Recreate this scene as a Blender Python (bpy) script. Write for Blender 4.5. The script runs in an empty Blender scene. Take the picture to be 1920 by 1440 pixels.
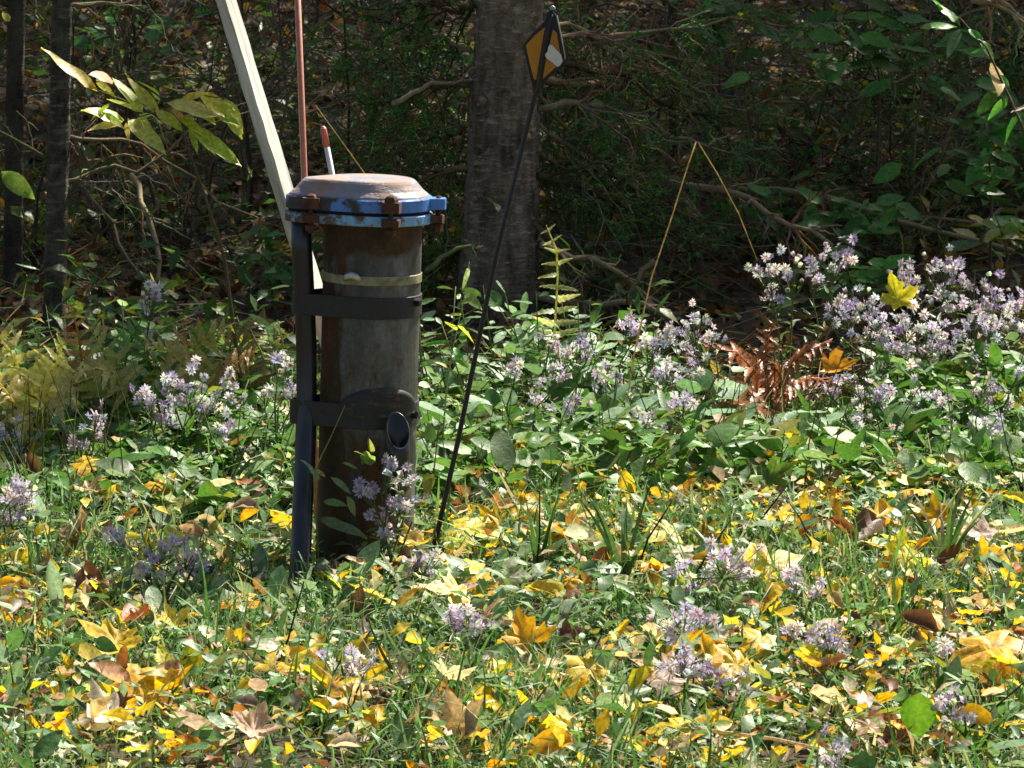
import bpy, math, random
import numpy as np
from mathutils import Vector, Matrix

random.seed(7)
RNG = np.random.default_rng(11)
R = math.radians
scene = bpy.context.scene
COL = scene.collection

# ------------------------------------------------------------------ camera
F_PX, CAM_Y, CAM_Z, PITCH = 8000.0, -8.0, 1.5, R(8.2)
cam = bpy.data.cameras.new('camera')
cam.sensor_width = 36.0
cam.lens = F_PX / 1920 * 36.0
cam.clip_start, cam.clip_end = 0.1, 500
cam.dof.use_dof = True
cam.dof.focus_distance = 8.1
cam.dof.aperture_fstop = 32
camo = bpy.data.objects.new('camera', cam)
COL.objects.link(camo)
camo.location = (0, CAM_Y, CAM_Z)
camo.rotation_euler = (math.pi / 2 - PITCH, 0, 0)
scene.camera = camo

# ------------------------------------------------------------------ sky and sun
SUN_AZ, SUN_EL = R(37), R(50)
world = bpy.data.worlds.new('World')
scene.world = world
world.use_nodes = True
sky = world.node_tree.nodes.new('ShaderNodeTexSky')
sky.sky_type = 'NISHITA'
sky.sun_disc = False
sky.dust_density, sky.ozone_density = 3.0, 0.3
sky.sun_elevation, sky.sun_rotation = SUN_EL, SUN_AZ
bg = world.node_tree.nodes['Background']
bg.inputs[1].default_value = 0.053
world.node_tree.links.new(sky.outputs[0], bg.inputs[0])
SUN_DIR = Vector((math.cos(SUN_EL) * math.sin(SUN_AZ), math.cos(SUN_EL) * math.cos(SUN_AZ), math.sin(SUN_EL)))
sun = bpy.data.lights.new('sun', 'SUN')
sun.energy, sun.angle, sun.color = 5.0, R(0.53), (1.0, 0.93, 0.82)
suno = bpy.data.objects.new('sun', sun)
COL.objects.link(suno)
suno.rotation_euler = (-SUN_DIR).to_track_quat('-Z', 'Y').to_euler()
scene.view_settings.view_transform = 'Standard'
scene.view_settings.look = 'None'
scene.view_settings.exposure = 1.05
scene.view_settings.gamma = 1.0

# ------------------------------------------------------------------ geometry helpers
def ground_z(x, y):
    """Lawn nearly level, woodland floor rising gently behind it."""
    z = 0.018 * np.sin(1.7 * x + 0.6) * np.cos(1.3 * y) + 0.012 * np.sin(4.1 * x - 2.2 * y)
    up = np.clip(y - 2.6, 0, None)
    return z + 0.06 * up + 0.03 * np.sin(0.9 * x + 1.1 * y) * np.clip(up, 0, 1)

def gz(x, y):
    return float(ground_z(np.float64(x), np.float64(y)))

def ray(px, py):
    a, b = (px - 960) / F_PX, (py - 720) / F_PX
    return Vector((a, math.cos(PITCH) - b * math.sin(PITCH), -math.sin(PITCH) - b * math.cos(PITCH)))

def at(px, py, Y):
    """Where the sight line through a photograph pixel meets the plane y = Y."""
    d = ray(px, py)
    t = (Y - CAM_Y) / d.y
    return Vector((d.x * t, Y, CAM_Z + d.z * t))

def gp(px, py):
    """Where it meets the ground."""
    d = ray(px, py)
    t = 4.0
    for _ in range(4000):
        x, y, z = d.x * t, CAM_Y + d.y * t, CAM_Z + d.z * t
        if z <= gz(x, y):
            break
        t += 0.01
    return Vector((x, y, gz(x, y)))

def set_col(me, col):
    n = len(me.vertices)
    a = me.color_attributes.new('col', 'FLOAT_COLOR', 'POINT')
    c = np.ones((n, 4), dtype=np.float32)
    if col is not None:
        c[:, :3] = np.asarray(col, dtype=np.float32).reshape(-1, 3)
    a.data.foreach_set('color', c.ravel())

def mesh_np(name, V, T, mat, col=None, smooth=True):
    """Mesh from a vertex array and a triangle or quad array."""
    V = np.asarray(V, dtype=np.float32)
    T = np.asarray(T, dtype=np.int32)
    k = T.shape[1]
    me = bpy.data.meshes.new(name)
    me.vertices.add(len(V))
    me.vertices.foreach_set('co', V.ravel())
    me.loops.add(T.size)
    me.loops.foreach_set('vertex_index', T.ravel())
    me.polygons.add(len(T))
    me.polygons.foreach_set('loop_start', np.arange(0, T.size, k, dtype=np.int32))
    me.polygons.foreach_set('use_smooth', np.full(len(T), smooth, dtype=bool))
    me.update(calc_edges=True)
    me.validate()
    set_col(me, col)
    me.materials.append(mat)
    return me

class MB:
    """Collects shapes into one mesh."""
    def __init__(self):
        self.V, self.F, self.C = [], [], []
    def add(self, V, F, col=(1, 1, 1)):
        o = len(self.V)
        self.V += [tuple(v) for v in V]
        self.F += [tuple(i + o for i in f) for f in F]
        self.C += [tuple(col)] * len(V)
        return self
    def tube(self, pts, radii, sides=6, col=(1, 1, 1), cap=True):
        pts = [Vector(p) for p in pts]
        n = len(pts)
        if not hasattr(radii, '__len__'):
            radii = [radii] * n
        V, Fc, u = [], [], None
        for i, p in enumerate(pts):
            d = pts[min(i + 1, n - 1)] - pts[max(i - 1, 0)]
            d = d.normalized() if d.length > 1e-9 else Vector((0, 0, 1))
            if u is None:
                u = d.cross(Vector((0, 1, 0)) if abs(d.y) < 0.9 else Vector((1, 0, 0))).normalized()
            else:
                u = (u - d * u.dot(d)).normalized()
            w = d.cross(u)
            for k in range(sides):
                a = 2 * math.pi * k / sides
                V.append(p + (u * math.cos(a) + w * math.sin(a)) * radii[i])
        for i in range(n - 1):
            for k in range(sides):
                k2 = (k + 1) % sides
                Fc.append((i * sides + k, i * sides + k2, (i + 1) * sides + k2, (i + 1) * sides + k))
        if cap:
            Fc.append(tuple(range(sides - 1, -1, -1)))
            Fc.append(tuple((n - 1) * sides + k for k in range(sides)))
        return self.add(V, Fc, col)
    def prism(self, outline, z0, z1, col=(1, 1, 1), s0=1.0, s1=1.0, c=(0, 0)):
        """Closed outline in xy extruded along z, each end scaled about c."""
        n = len(outline)
        V = [(c[0] + (x - c[0]) * s0, c[1] + (y - c[1]) * s0, z0) for x, y in outline]
        V += [(c[0] + (x - c[0]) * s1, c[1] + (y - c[1]) * s1, z1) for x, y in outline]
        Fc = [(i, (i + 1) % n, n + (i + 1) % n, n + i) for i in range(n)]
        Fc += [tuple(range(n - 1, -1, -1)), tuple(range(n, 2 * n))]
        return self.add(V, Fc, col)
    def mesh(self, name, mat, smooth=True, bevel=None):
        me = bpy.data.meshes.new(name)
        me.from_pydata(self.V, [], self.F)
        me.polygons.foreach_set('use_smooth', np.full(len(me.polygons), smooth, dtype=bool))
        me.update()
        set_col(me, self.C)
        me.materials.append(mat)
        return me
    def obj(self, name, mat, parent=None, smooth=True):
        return put(name, self.mesh(name, mat, smooth), parent)

def put(name, me, parent=None, loc=None, mat3=None, scale=1.0, color=None):
    o = bpy.data.objects.new(name, me)
    COL.objects.link(o)
    if parent is not None:
        o.parent = parent
    if loc is not None or mat3 is not None:
        m = Matrix.Translation(Vector(loc) if loc is not None else Vector())
        if mat3 is not None:
            m = m @ mat3.to_4x4()
        if scale != 1.0:
            m = m @ (Matrix.Scale(scale, 4) if not hasattr(scale, '__len__') else Matrix.Diagonal((*scale, 1)))
        o.matrix_basis = m
    if color is not None:
        o.color = (*color, 1)
    return o

def thing(name, label, cat, loc=(0, 0, 0), group=None):
    o = bpy.data.objects.new(name, None)
    COL.objects.link(o)
    o.location = loc
    o.empty_display_size = 0.05
    return tag(o, label, cat, group)

def tag(o, label, cat, group=None):
    o['label'], o['category'] = label, cat
    if group:
        o['group'] = group
    return o

def rot(yaw=0, pitch=0, roll=0):
    return Matrix.Rotation(yaw, 3, 'Z') @ Matrix.Rotation(pitch, 3, 'X') @ Matrix.Rotation(roll, 3, 'Y')

def frame_yz(d, up):
    """Rotation whose Y runs along d and whose Z is as near to up as it can be."""
    y = Vector(d).normalized()
    z = Vector(up)
    z = z - y * z.dot(y)
    z = z.normalized() if z.length > 1e-6 else y.orthogonal().normalized()
    x = y.cross(z)
    return Matrix((x, y, z)).transposed()

def rot_np(yaw, pitch, roll):
    cy, sy, cp, sp, cr, sr = np.cos(yaw), np.sin(yaw), np.cos(pitch), np.sin(pitch), np.cos(roll), np.sin(roll)
    z, o = np.zeros_like(cy), np.ones_like(cy)
    A = np.stack([np.stack([cy, -sy, z], -1), np.stack([sy, cy, z], -1), np.stack([z, z, o], -1)], 1)
    B = np.stack([np.stack([o, z, z], -1), np.stack([z, cp, -sp], -1), np.stack([z, sp, cp], -1)], 1)
    C = np.stack([np.stack([cr, z, sr], -1), np.stack([z, o, z], -1), np.stack([-sr, z, cr], -1)], 1)
    return A @ B @ C

def scatter(name, templates, pos, Rm, scale, cols, mat, parent=None):
    """Many small leaves or blades as one mesh."""
    n = len(pos)
    which = RNG.integers(0, len(templates), n)
    Vs, Ts, Cs, off = [], [], [], 0
    scale = np.asarray(scale, dtype=np.float64)
    if scale.ndim == 1:
        scale = np.repeat(scale[:, None], 3, 1)
    for k, (tv, tt) in enumerate(templates):
        idx = np.where(which == k)[0]
        if not len(idx):
            continue
        tv, tt = np.asarray(tv, float), np.asarray(tt, int)
        v = tv[None] * scale[idx][:, None, :]
        v = np.einsum('nij,nvj->nvi', Rm[idx], v) + pos[idx][:, None, :]
        Vs.append(v.reshape(-1, 3))
        Ts.append((tt[None] + (np.arange(len(idx)) * len(tv))[:, None, None] + off).reshape(-1, 3))
        Cs.append(np.repeat(cols[idx], len(tv), 0))
        off += len(idx) * len(tv)
    me = mesh_np(name, np.concatenate(Vs), np.concatenate(Ts), mat, np.concatenate(Cs))
    return put(name, me, parent)

# ------------------------------------------------------------------ materials
def nodes_of(name):
    m = bpy.data.materials.new(name)
    m.use_nodes = True
    nt = m.node_tree
    return m, nt, nt.nodes['Principled BSDF'], nt.nodes['Material Output']

def N(nt, kind, **kw):
    n = nt.nodes.new(kind)
    for k, v in kw.items():
        if isinstance(k, str) and hasattr(n, k):
            setattr(n, k, v)
        else:
            n.inputs[k].default_value = v
    return n

def ramp(nt, fac, stops):
    r = nt.nodes.new('ShaderNodeValToRGB')
    el = r.color_ramp.elements
    while len(el) < len(stops):
        el.new(0.5)
    for e, (p, c) in zip(el, stops):
        e.position = p
        e.color = (*c, 1) if len(c) == 3 else c
    nt.links.new(fac, r.inputs[0])
    return r.outputs[0]

def mix(nt, a, b, fac, blend='MIX'):
    m = nt.nodes.new('ShaderNodeMix')
    m.data_type, m.blend_type = 'RGBA', blend
    for sock, v in ((m.inputs[0], fac), (m.inputs[6], a), (m.inputs[7], b)):
        if isinstance(v, bpy.types.NodeSocket):
            nt.links.new(v, sock)
        else:
            sock.default_value = v if not hasattr(v, '__len__') else ((*v, 1) if len(v) == 3 else v)
    return m.outputs[2]

def noise(nt, vec, scale, detail=4, rough=0.55, stretch=None):
    if stretch:
        mp = nt.nodes.new('ShaderNodeMapping')
        mp.inputs['Scale'].default_value = stretch
        nt.links.new(vec, mp.inputs[0])
        vec = mp.outputs[0]
    n = nt.nodes.new('ShaderNodeTexNoise')
    n.inputs['Scale'].default_value, n.inputs['Detail'].default_value, n.inputs['Roughness'].default_value = scale, detail, rough
    nt.links.new(vec, n.inputs['Vector'])
    return n.outputs[0]

def bump(nt, bs, h, strength, dist):
    b = nt.nodes.new('ShaderNodeBump')
    b.inputs['Strength'].default_value, b.inputs['Distance'].default_value = strength, dist
    nt.links.new(h, b.inputs['Height'])
    nt.links.new(b.outputs[0], bs.inputs['Normal'])

def leaf_material(name, trans=0.38, rough=0.45, spots=0.35, spot_col=(0.16, 0.075, 0.02), spec=0.5, spot_scale=38):
    """Leaf colour = the mesh's own colour times the object's colour; blotches; light passes through."""
    m, nt, bs, out = nodes_of(name)
    at_ = N(nt, 'ShaderNodeAttribute', attribute_name='col')
    oi = nt.nodes.new('ShaderNodeObjectInfo')
    base = mix(nt, at_.outputs['Color'], oi.outputs['Color'], 1.0, 'MULTIPLY')
    geo = nt.nodes.new('ShaderNodeNewGeometry')
    n1 = noise(nt, geo.outputs['Position'], spot_scale, 3)
    fine = noise(nt, geo.outputs['Position'], 130, 3)
    base = mix(nt, base, ramp(nt, fine, [(0.3, (0.62, 0.62, 0.62)), (0.7, (1.2, 1.2, 1.2))]), 1.0, 'MULTIPLY')
    if spots:
        f = ramp(nt, n1, [(0.56, (0, 0, 0)), (0.70, (spots, spots, spots))])
        base = mix(nt, base, spot_col, f)
    nt.links.new(base, bs.inputs['Base Color'])
    bs.inputs['Roughness'].default_value = rough
    bs.inputs['Specular IOR Level'].default_value = spec
    bump(nt, bs, fine, 0.25, 0.004)
    tr = nt.nodes.new('ShaderNodeBsdfTranslucent')
    nt.links.new(mix(nt, base, (1.5, 1.5, 1.1), 1.0, 'MULTIPLY'), tr.inputs[0])
    ms = nt.nodes.new('ShaderNodeMixShader')
    ms.inputs[0].default_value = trans
    nt.links.new(bs.outputs[0], ms.inputs[1])
    nt.links.new(tr.outputs[0], ms.inputs[2])
    nt.links.new(ms.outputs[0], out.inputs[0])
    return m

def plain(name, col, rough=0.6, metal=0.0, vary=0.25, scale=30, stretch=None, bump_s=0.2, spec=0.5):
    m, nt, bs, out = nodes_of(name)
    tc = nt.nodes.new('ShaderNodeTexCoord')
    n1 = noise(nt, tc.outputs['Object'], scale, 5, 0.6, stretch)
    lo = tuple(c * (1 - vary) for c in col)
    hi = tuple(min(1, c * (1 + vary)) for c in col)
    nt.links.new(ramp(nt, n1, [(0.3, lo), (0.7, hi)]), bs.inputs['Base Color'])
    bs.inputs['Roughness'].default_value, bs.inputs['Metallic'].default_value = rough, metal
    bs.inputs['Specular IOR Level'].default_value = spec
    if bump_s:
        bump(nt, bs, n1, bump_s, 0.004)
    return m

M = {}
M['leaf'] = leaf_material('leaf', 0.42, 0.42, 0.25)
M['fallen'] = leaf_material('fallen_leaf', 0.34, 0.5, 0.8, (0.15, 0.06, 0.015))
M['herb'] = leaf_material('herb_leaf', 0.30, 0.5, 0.3, (0.25, 0.16, 0.03), spot_scale=22)
M['grass'] = leaf_material('grass', 0.38, 0.55, 0.0, spec=0.35)
M['petal'] = leaf_material('petal', 0.42, 0.7, 0.0, spec=0.2)
M['litter'] = leaf_material('litter', 0.15, 0.7, 0.4, (0.05, 0.025, 0.012), spec=0.25)
M['twig'] = leaf_material('twig', 0.0, 0.85, 0.5, (0.10, 0.12, 0.05), spec=0.2, spot_scale=14)

def ground_material():
    m, nt, bs, out = nodes_of('soil')
    geo = nt.nodes.new('ShaderNodeNewGeometry')
    a = noise(nt, geo.outputs['Position'], 9, 6, 0.65)
    b = noise(nt, geo.outputs['Position'], 70, 4, 0.6)
    c1 = ramp(nt, a, [(0.3, (0.025, 0.018, 0.01)), (0.55, (0.06, 0.04, 0.02)), (0.75, (0.05, 0.06, 0.02))])
    c2 = ramp(nt, b, [(0.3, (0.5, 0.5, 0.5)), (0.7, (1.5, 1.4, 1.2))])
    nt.links.new(mix(nt, c1, c2, 1.0, 'MULTIPLY'), bs.inputs['Base Color'])
    bs.inputs['Roughness'].default_value = 0.95
    bump(nt, bs, b, 0.8, 0.02)
    return m
M['soil'] = ground_material()

def bark_material(name, dark, light, stretch=(1, 1, 0.35), scale=22, marks=True):
    m, nt, bs, out = nodes_of(name)
    tc = nt.nodes.new('ShaderNodeTexCoord')
    v = tc.outputs['Object']
    a = noise(nt, v, scale, 6, 0.65, stretch)
    b = noise(nt, v, 45, 5, 0.65, (0.45, 0.45, 2.0))
    c = ramp(nt, a, [(0.32, dark), (0.62, light)])
    if marks:
        f = ramp(nt, b, [(0.54, (0, 0, 0)), (0.66, (0.75, 0.75, 0.75))])
        c = mix(nt, c, tuple(min(1, x * 1.7 + 0.02) for x in light), f)
    mp = nt.nodes.new('ShaderNodeMapping')
    mp.inputs['Scale'].default_value = (.6, .6, 1.2)
    wv = nt.nodes.new('ShaderNodeVectorMath')
    wv.operation = 'MULTIPLY_ADD'
    nz = nt.nodes.new('ShaderNodeTexNoise')
    nz.inputs['Scale'].default_value = 14
    nt.links.new(v, nz.inputs['Vector'])
    nt.links.new(nz.outputs['Color'], wv.inputs[0])
    wv.inputs[1].default_value = (.09, .09, .09)
    nt.links.new(v, wv.inputs[2])
    nt.links.new(wv.outputs[0], mp.inputs[0])
    vo = nt.nodes.new('ShaderNodeTexVoronoi')
    vo.feature = 'DISTANCE_TO_EDGE'
    vo.inputs['Scale'].default_value = 42
    nt.links.new(mp.outputs[0], vo.inputs['Vector'])
    crack = ramp(nt, vo.outputs['Distance'], [(0.0, (.74, .74, .74)), (0.06, (1, 1, 1))])
    c = mix(nt, tuple(x * .5 for x in dark), c, crack)
    moss = noise(nt, v, 5, 4)
    c = mix(nt, c, (0.07, 0.085, 0.03), ramp(nt, moss, [(0.55, (0, 0, 0)), (0.75, (0.5, 0.5, 0.5))]))
    nt.links.new(c, bs.inputs['Base Color'])
    bs.inputs['Roughness'].default_value = 0.9
    bs.inputs['Specular IOR Level'].default_value = 0.25
    h = mix(nt, mix(nt, a, b, 0.5), crack, 0.22)
    bump(nt, bs, h, 1.0, 0.025)
    return m
M['bark'] = bark_material('fir_bark', (0.06, 0.045, 0.03), (0.32, 0.25, 0.175))
M['bark_grey'] = bark_material('lichened_bark', (0.03, 0.024, 0.016), (0.14, 0.125, 0.09), (1, 1, .5), 30)
M['bark_dark'] = bark_material('dark_bark', (0.03, 0.023, 0.015), (0.11, 0.092, 0.065), marks=False)

def casing_material():
    m, nt, bs, out = nodes_of('rusty_casing')
    tc = nt.nodes.new('ShaderNodeTexCoord')
    v = tc.outputs['Object']
    sx = nt.nodes.new('ShaderNodeSeparateXYZ')
    nt.links.new(v, sx.inputs[0])
    def mth(op, a, b):
        n = nt.nodes.new('ShaderNodeMath')
        n.operation = op
        for s, q in zip(n.inputs, (a, b)):
            if isinstance(q, bpy.types.NodeSocket):
                nt.links.new(q, s)
            else:
                s.default_value = q
        return n.outputs[0]
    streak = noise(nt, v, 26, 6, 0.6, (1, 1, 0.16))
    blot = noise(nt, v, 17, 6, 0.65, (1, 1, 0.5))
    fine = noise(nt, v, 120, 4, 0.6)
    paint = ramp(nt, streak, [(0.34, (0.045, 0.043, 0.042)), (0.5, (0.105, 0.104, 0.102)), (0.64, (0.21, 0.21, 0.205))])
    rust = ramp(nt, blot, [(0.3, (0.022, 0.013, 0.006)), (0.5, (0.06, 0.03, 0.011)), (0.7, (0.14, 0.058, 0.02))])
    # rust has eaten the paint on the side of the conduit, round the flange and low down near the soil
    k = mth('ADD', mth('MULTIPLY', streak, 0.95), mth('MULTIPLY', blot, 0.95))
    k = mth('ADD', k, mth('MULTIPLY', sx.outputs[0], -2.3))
    lowz = nt.nodes.new('ShaderNodeMapRange')
    lowz.inputs[1].default_value, lowz.inputs[2].default_value, lowz.inputs[3].default_value, lowz.inputs[4].default_value = 0.02, 0.30, 0.25, 0.0
    nt.links.new(sx.outputs[2], lowz.inputs[0])
    topz = nt.nodes.new('ShaderNodeMapRange')
    topz.inputs[1].default_value, topz.inputs[2].default_value, topz.inputs[3].default_value, topz.inputs[4].default_value = 0.585, 0.612, 0.0, 0.35
    nt.links.new(sx.outputs[2], topz.inputs[0])
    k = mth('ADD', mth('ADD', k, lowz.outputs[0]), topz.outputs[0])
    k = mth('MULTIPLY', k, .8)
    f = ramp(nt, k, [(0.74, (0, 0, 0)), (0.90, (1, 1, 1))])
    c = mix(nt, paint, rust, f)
    c = mix(nt, c, ramp(nt, fine, [(0.3, (0.7, 0.7, 0.7)), (0.7, (1.2, 1.2, 1.2))]), 1.0, 'MULTIPLY')
    nt.links.new(c, bs.inputs['Base Color'])
    nt.links.new(ramp(nt, f, [(0, (0.38, 0.38, 0.38)), (1, (0.85, 0.85, 0.85))]), bs.inputs['Roughness'])
    bump(nt, bs, mix(nt, streak, fine, 0.4), 0.35, 0.004)
    return m
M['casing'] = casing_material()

def worn_paint(name, paint, rust, thr, rough=0.3, scale=30, stretch=(1, 1, 1), bias=0.0):
    m, nt, bs, out = nodes_of(name)
    tc = nt.nodes.new('ShaderNodeTexCoord')
    a = noise(nt, tc.outputs['Object'], scale, 6, 0.62, stretch)
    b = noise(nt, tc.outputs['Object'], scale * 3, 5, 0.6)
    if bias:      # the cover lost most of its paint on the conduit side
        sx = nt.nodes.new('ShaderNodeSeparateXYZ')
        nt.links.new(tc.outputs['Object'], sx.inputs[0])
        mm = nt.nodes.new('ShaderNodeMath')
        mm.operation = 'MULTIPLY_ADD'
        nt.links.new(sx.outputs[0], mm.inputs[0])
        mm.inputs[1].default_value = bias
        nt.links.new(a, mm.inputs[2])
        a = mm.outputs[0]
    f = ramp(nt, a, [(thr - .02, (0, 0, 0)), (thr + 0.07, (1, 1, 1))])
    p = mix(nt, paint, tuple(min(1, x * 1.6 + 0.03) for x in paint), b)
    r = mix(nt, rust, tuple(x * 2.2 for x in rust), b)
    nt.links.new(mix(nt, p, r, f), bs.inputs['Base Color'])
    nt.links.new(ramp(nt, f, [(0, (rough,) * 3), (1, (0.85,) * 3)]), bs.inputs['Roughness'])
    bump(nt, bs, mix(nt, f, b, 0.4), 0.35, 0.003)
    return m
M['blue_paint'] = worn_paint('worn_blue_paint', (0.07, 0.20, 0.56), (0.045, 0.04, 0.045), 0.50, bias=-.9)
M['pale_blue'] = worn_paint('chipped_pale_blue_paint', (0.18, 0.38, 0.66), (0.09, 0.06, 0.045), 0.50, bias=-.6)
M['lid'] = worn_paint('weathered_grey_lid', (0.20, 0.195, 0.215), (0.21, 0.145, 0.12), 0.50, 0.42, 14, (1, 1, 2.5))
M['rust'] = plain('dark_rust', (0.10, 0.042, 0.022), 0.85, 0.0, 0.5, 60, bump_s=0.6)
M['black'] = plain('black_plastic', (0.012, 0.013, 0.017), 0.22, 0.0, 0.3, 40, bump_s=0.05)
M['black_band'] = worn_paint('scuffed_black_band', (0.008, 0.008, 0.011), (0.035, 0.024, 0.017), 0.58, 0.55, 35, (1, 1, 2))
M['gasket'] = plain('gasket', (0.01, 0.01, 0.01), 0.8)
M['strap'] = plain('pale_strap', (0.30, 0.27, 0.16), 0.5, 0.0, 0.5, 50)
M['buckle'] = plain('buckle', (0.6, 0.6, 0.56), 0.35, 0.6, 0.1, 50)
M['timber'] = plain('weathered_timber', (0.58, 0.58, 0.50), 0.85, 0.0, 0.5, 55, (1, 1, 0.06), 0.9)
M['copper'] = plain('salmon_rod', (0.52, 0.20, 0.12), 0.5, 0.0, 0.12, 60)
M['white_rod'] = plain('white_rod', (0.75, 0.77, 0.8), 0.4, 0.0, 0.1, 60)
M['red_tip'] = plain('red_tip', (0.65, 0.16, 0.12), 0.5, 0.0, 0.2, 80)
M['rod_black'] = plain('fibreglass_black', (0.014, 0.014, 0.016), 0.5, 0.0, 0.3, 60)
M['orange'] = plain('amber_panel', (0.52, 0.22, 0.010), 0.4, 0.0, 0.08, 60, bump_s=0.05)
M['white_patch'] = plain('white_patch', (0.72, 0.72, 0.66), 0.6, 0.0, 0.12, 60, bump_s=0.1)

# ------------------------------------------------------------------ leaf and blade templates
def leaf_ovate(width=0.4, fold=0.2, curl=-0.25, twist=0.0, wave=0.03, n=6, peak=0.42, seed=0, heart=False):
    rs = random.Random(seed)
    V, T = [], []
    for i in range(n + 1):
        t = i / n
        e = math.log(0.5) / math.log(peak)
        w = width * 0.5 * math.sin(math.pi * t ** e) ** (0.75 if not heart else 0.6)
        if i == 0:
            w = 0.004 if not heart else width * 0.22
        if i == n:
            w = 0.004
        zc = curl * t * t
        yb = t - (0.07 if heart and i == 0 else 0)
        a = twist * t
        for s in (-1, 0, 1):
            x = s * w
            z = fold * abs(x) + rs.uniform(-wave, wave) * (s != 0)
            V.append((x * math.cos(a) - z * math.sin(a) * 0, yb if s else t, zc + z + x * math.sin(a)))
    for i in range(n):
        for k in (0, 1):
            a, b, c, d = i * 3 + k, i * 3 + k + 1, i * 3 + k + 4, i * 3 + k + 3
            T += [(a, b, c), (a, c, d)]
    return np.array(V), np.array(T)

MAPLE_HALF = [(0.0, 0.06), (0.10, 0.03), (0.26, -0.04), (0.30, 0.06), (0.25, 0.17), (0.40, 0.20), (0.58, 0.38), (0.44, 0.44),
              (0.40, 0.54), (0.19, 0.46), (0.27, 0.68), (0.15, 0.74), (0.10, 0.86), (0.0, 1.0)]

def leaf_maple(curl=0.3, fold=0.2, wave=0.05, seed=0):
    rs = random.Random(seed)
    out = [(x, y) for x, y in MAPLE_HALF] + [(-x * rs.uniform(0.9, 1.05), y * rs.uniform(0.96, 1.04)) for x, y in MAPLE_HALF[-2:0:-1]]
    out = [(x + rs.uniform(-.03, .03) * (abs(x) > .05), y + rs.uniform(-.025, .025)) for x, y in out]
    c = (0, 0.30)
    ax, ay = rs.uniform(-1, 1), rs.uniform(-1, 1)
    def z(x, y):
        r2 = x * x + (y - 0.3) ** 2
        return curl * r2 + fold * abs(x) * (0.5 + 0.5 * y) + 0.25 * curl * (ax * x + ay * (y - .3)) + rs.uniform(-wave, wave)
    V = [(c[0], c[1], 0)]
    mid = [((x + c[0]) / 2, (y + c[1]) / 2) for x, y in out]
    V += [(x, y, z(x, y)) for x, y in mid] + [(x, y, z(x, y)) for x, y in out]
    n = len(out)
    T = []
    for i in range(n):
        j = (i + 1) % n
        T += [(0, 1 + i, 1 + j), (1 + i, 1 + n + i, 1 + n + j), (1 + i, 1 + n + j, 1 + j)]
    # stalk
    k = len(V)
    V += [(-0.008, 0.06, 0.0), (0.008, 0.06, 0.0), (0.0, -0.38, rs.uniform(-0.02, 0.12))]
    T.append((k, k + 1, k + 2))
    return np.array(V), np.array(T)

def blade(bend, width=0.05, n=4, droop=0.0):
    V, T = [], []
    for i in range(n + 1):
        t = i / n
        a = bend * t * t
        y = (bend * t * t) * 0.55 * (1 + droop * t)
        z = t * math.cos(min(1.3, a * 0.8))
        w = width * 0.5 * (1 - t ** 1.7) + 0.002
        V += [(-w, y, z), (w, y, z + 0.1 * w)]
    for i in range(n):
        T += [(2 * i, 2 * i + 1, 2 * i + 3), (2 * i, 2 * i + 3, 2 * i + 2)]
    return np.array(V), np.array(T)

OV = [leaf_ovate(random.uniform(.36, .52), random.uniform(.1, .5), random.uniform(-.35, .1), random.uniform(-.4, .4), .03, 6, random.uniform(.36, .48), s) for s in range(8)]
HT = [leaf_ovate(random.uniform(.55, .75), random.uniform(.1, .4), random.uniform(-.3, .05), random.uniform(-.3, .3), .025, 6, random.uniform(.30, .38), s + 20, True) for s in range(5)]
NR = [leaf_ovate(random.uniform(.13, .24), random.uniform(.2, .6), random.uniform(-.4, .2), random.uniform(-.4, .4), .01, 5, .4, s + 40) for s in range(5)]
MP = [leaf_maple(random.uniform(-.5, .9), random.uniform(-.2, .5), random.uniform(.02, .07), s) for s in range(9)]
CURLED = [leaf_ovate(.5, random.uniform(.9, 1.7), random.uniform(-.5, .6), random.uniform(-.6, .6), .07, 6, .45, s + 60) for s in range(6)]
TINY = [leaf_ovate(.5, .3, -.2, .2, .03, 2, .45, s + 80) for s in range(4)]
LOWMAPLE = []
for s in range(4):
    rs = random.Random(s)
    pts = [(0, 0), (.32, .02), (.27, .2), (.55, .42), (.2, .47), (.2, .72), (0, 1), (-.2, .72), (-.2, .47), (-.55, .42), (-.27, .2), (-.32, .02)]
    v = [(0, .32, 0)] + [(x, y, rs.uniform(-.12, .2)) for x, y in pts]
    LOWMAPLE.append((np.array(v), np.array([(0, 1 + i, 1 + (i + 1) % 12) for i in range(12)])))
BLADES = [blade(b, w) for b, w in ((.3, .05), (.7, .06), (1.1, .05), (1.5, .045), (.5, .08), (1.9, .05))]

def tmpl_meshes(name, tl, mat):
    return [mesh_np(name, v, t, mat) for v, t in tl]
ME_MAPLE = tmpl_meshes('maple_leaf', MP, M['fallen'])
ME_CURLED = tmpl_meshes('curled_leaf', CURLED, M['fallen'])
ME_FALLOV = tmpl_meshes('oval_leaf', OV, M['fallen'])
ME_HERB = tmpl_meshes('herb_leaf', OV, M['herb'])
ME_HEART = tmpl_meshes('heart_leaf', HT, M['herb'])
ME_OV = tmpl_meshes('leaf', OV, M['leaf'])
ME_NR = tmpl_meshes('narrow_leaf', NR, M['leaf'])

def pick(cols, n, jit=0.18):
    """n colours drawn from (weight, rgb) pairs with a little jitter."""
    w = np.array([c[0] for c in cols], float)
    c = np.array([c[1] for c in cols], float)
    i = RNG.choice(len(cols), n, p=w / w.sum())
    return np.clip(c[i] * RNG.uniform(1 - jit, 1 + jit, (n, 1)) * RNG.uniform(0.93, 1.07, (n, 3)), 0, 1)

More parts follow.
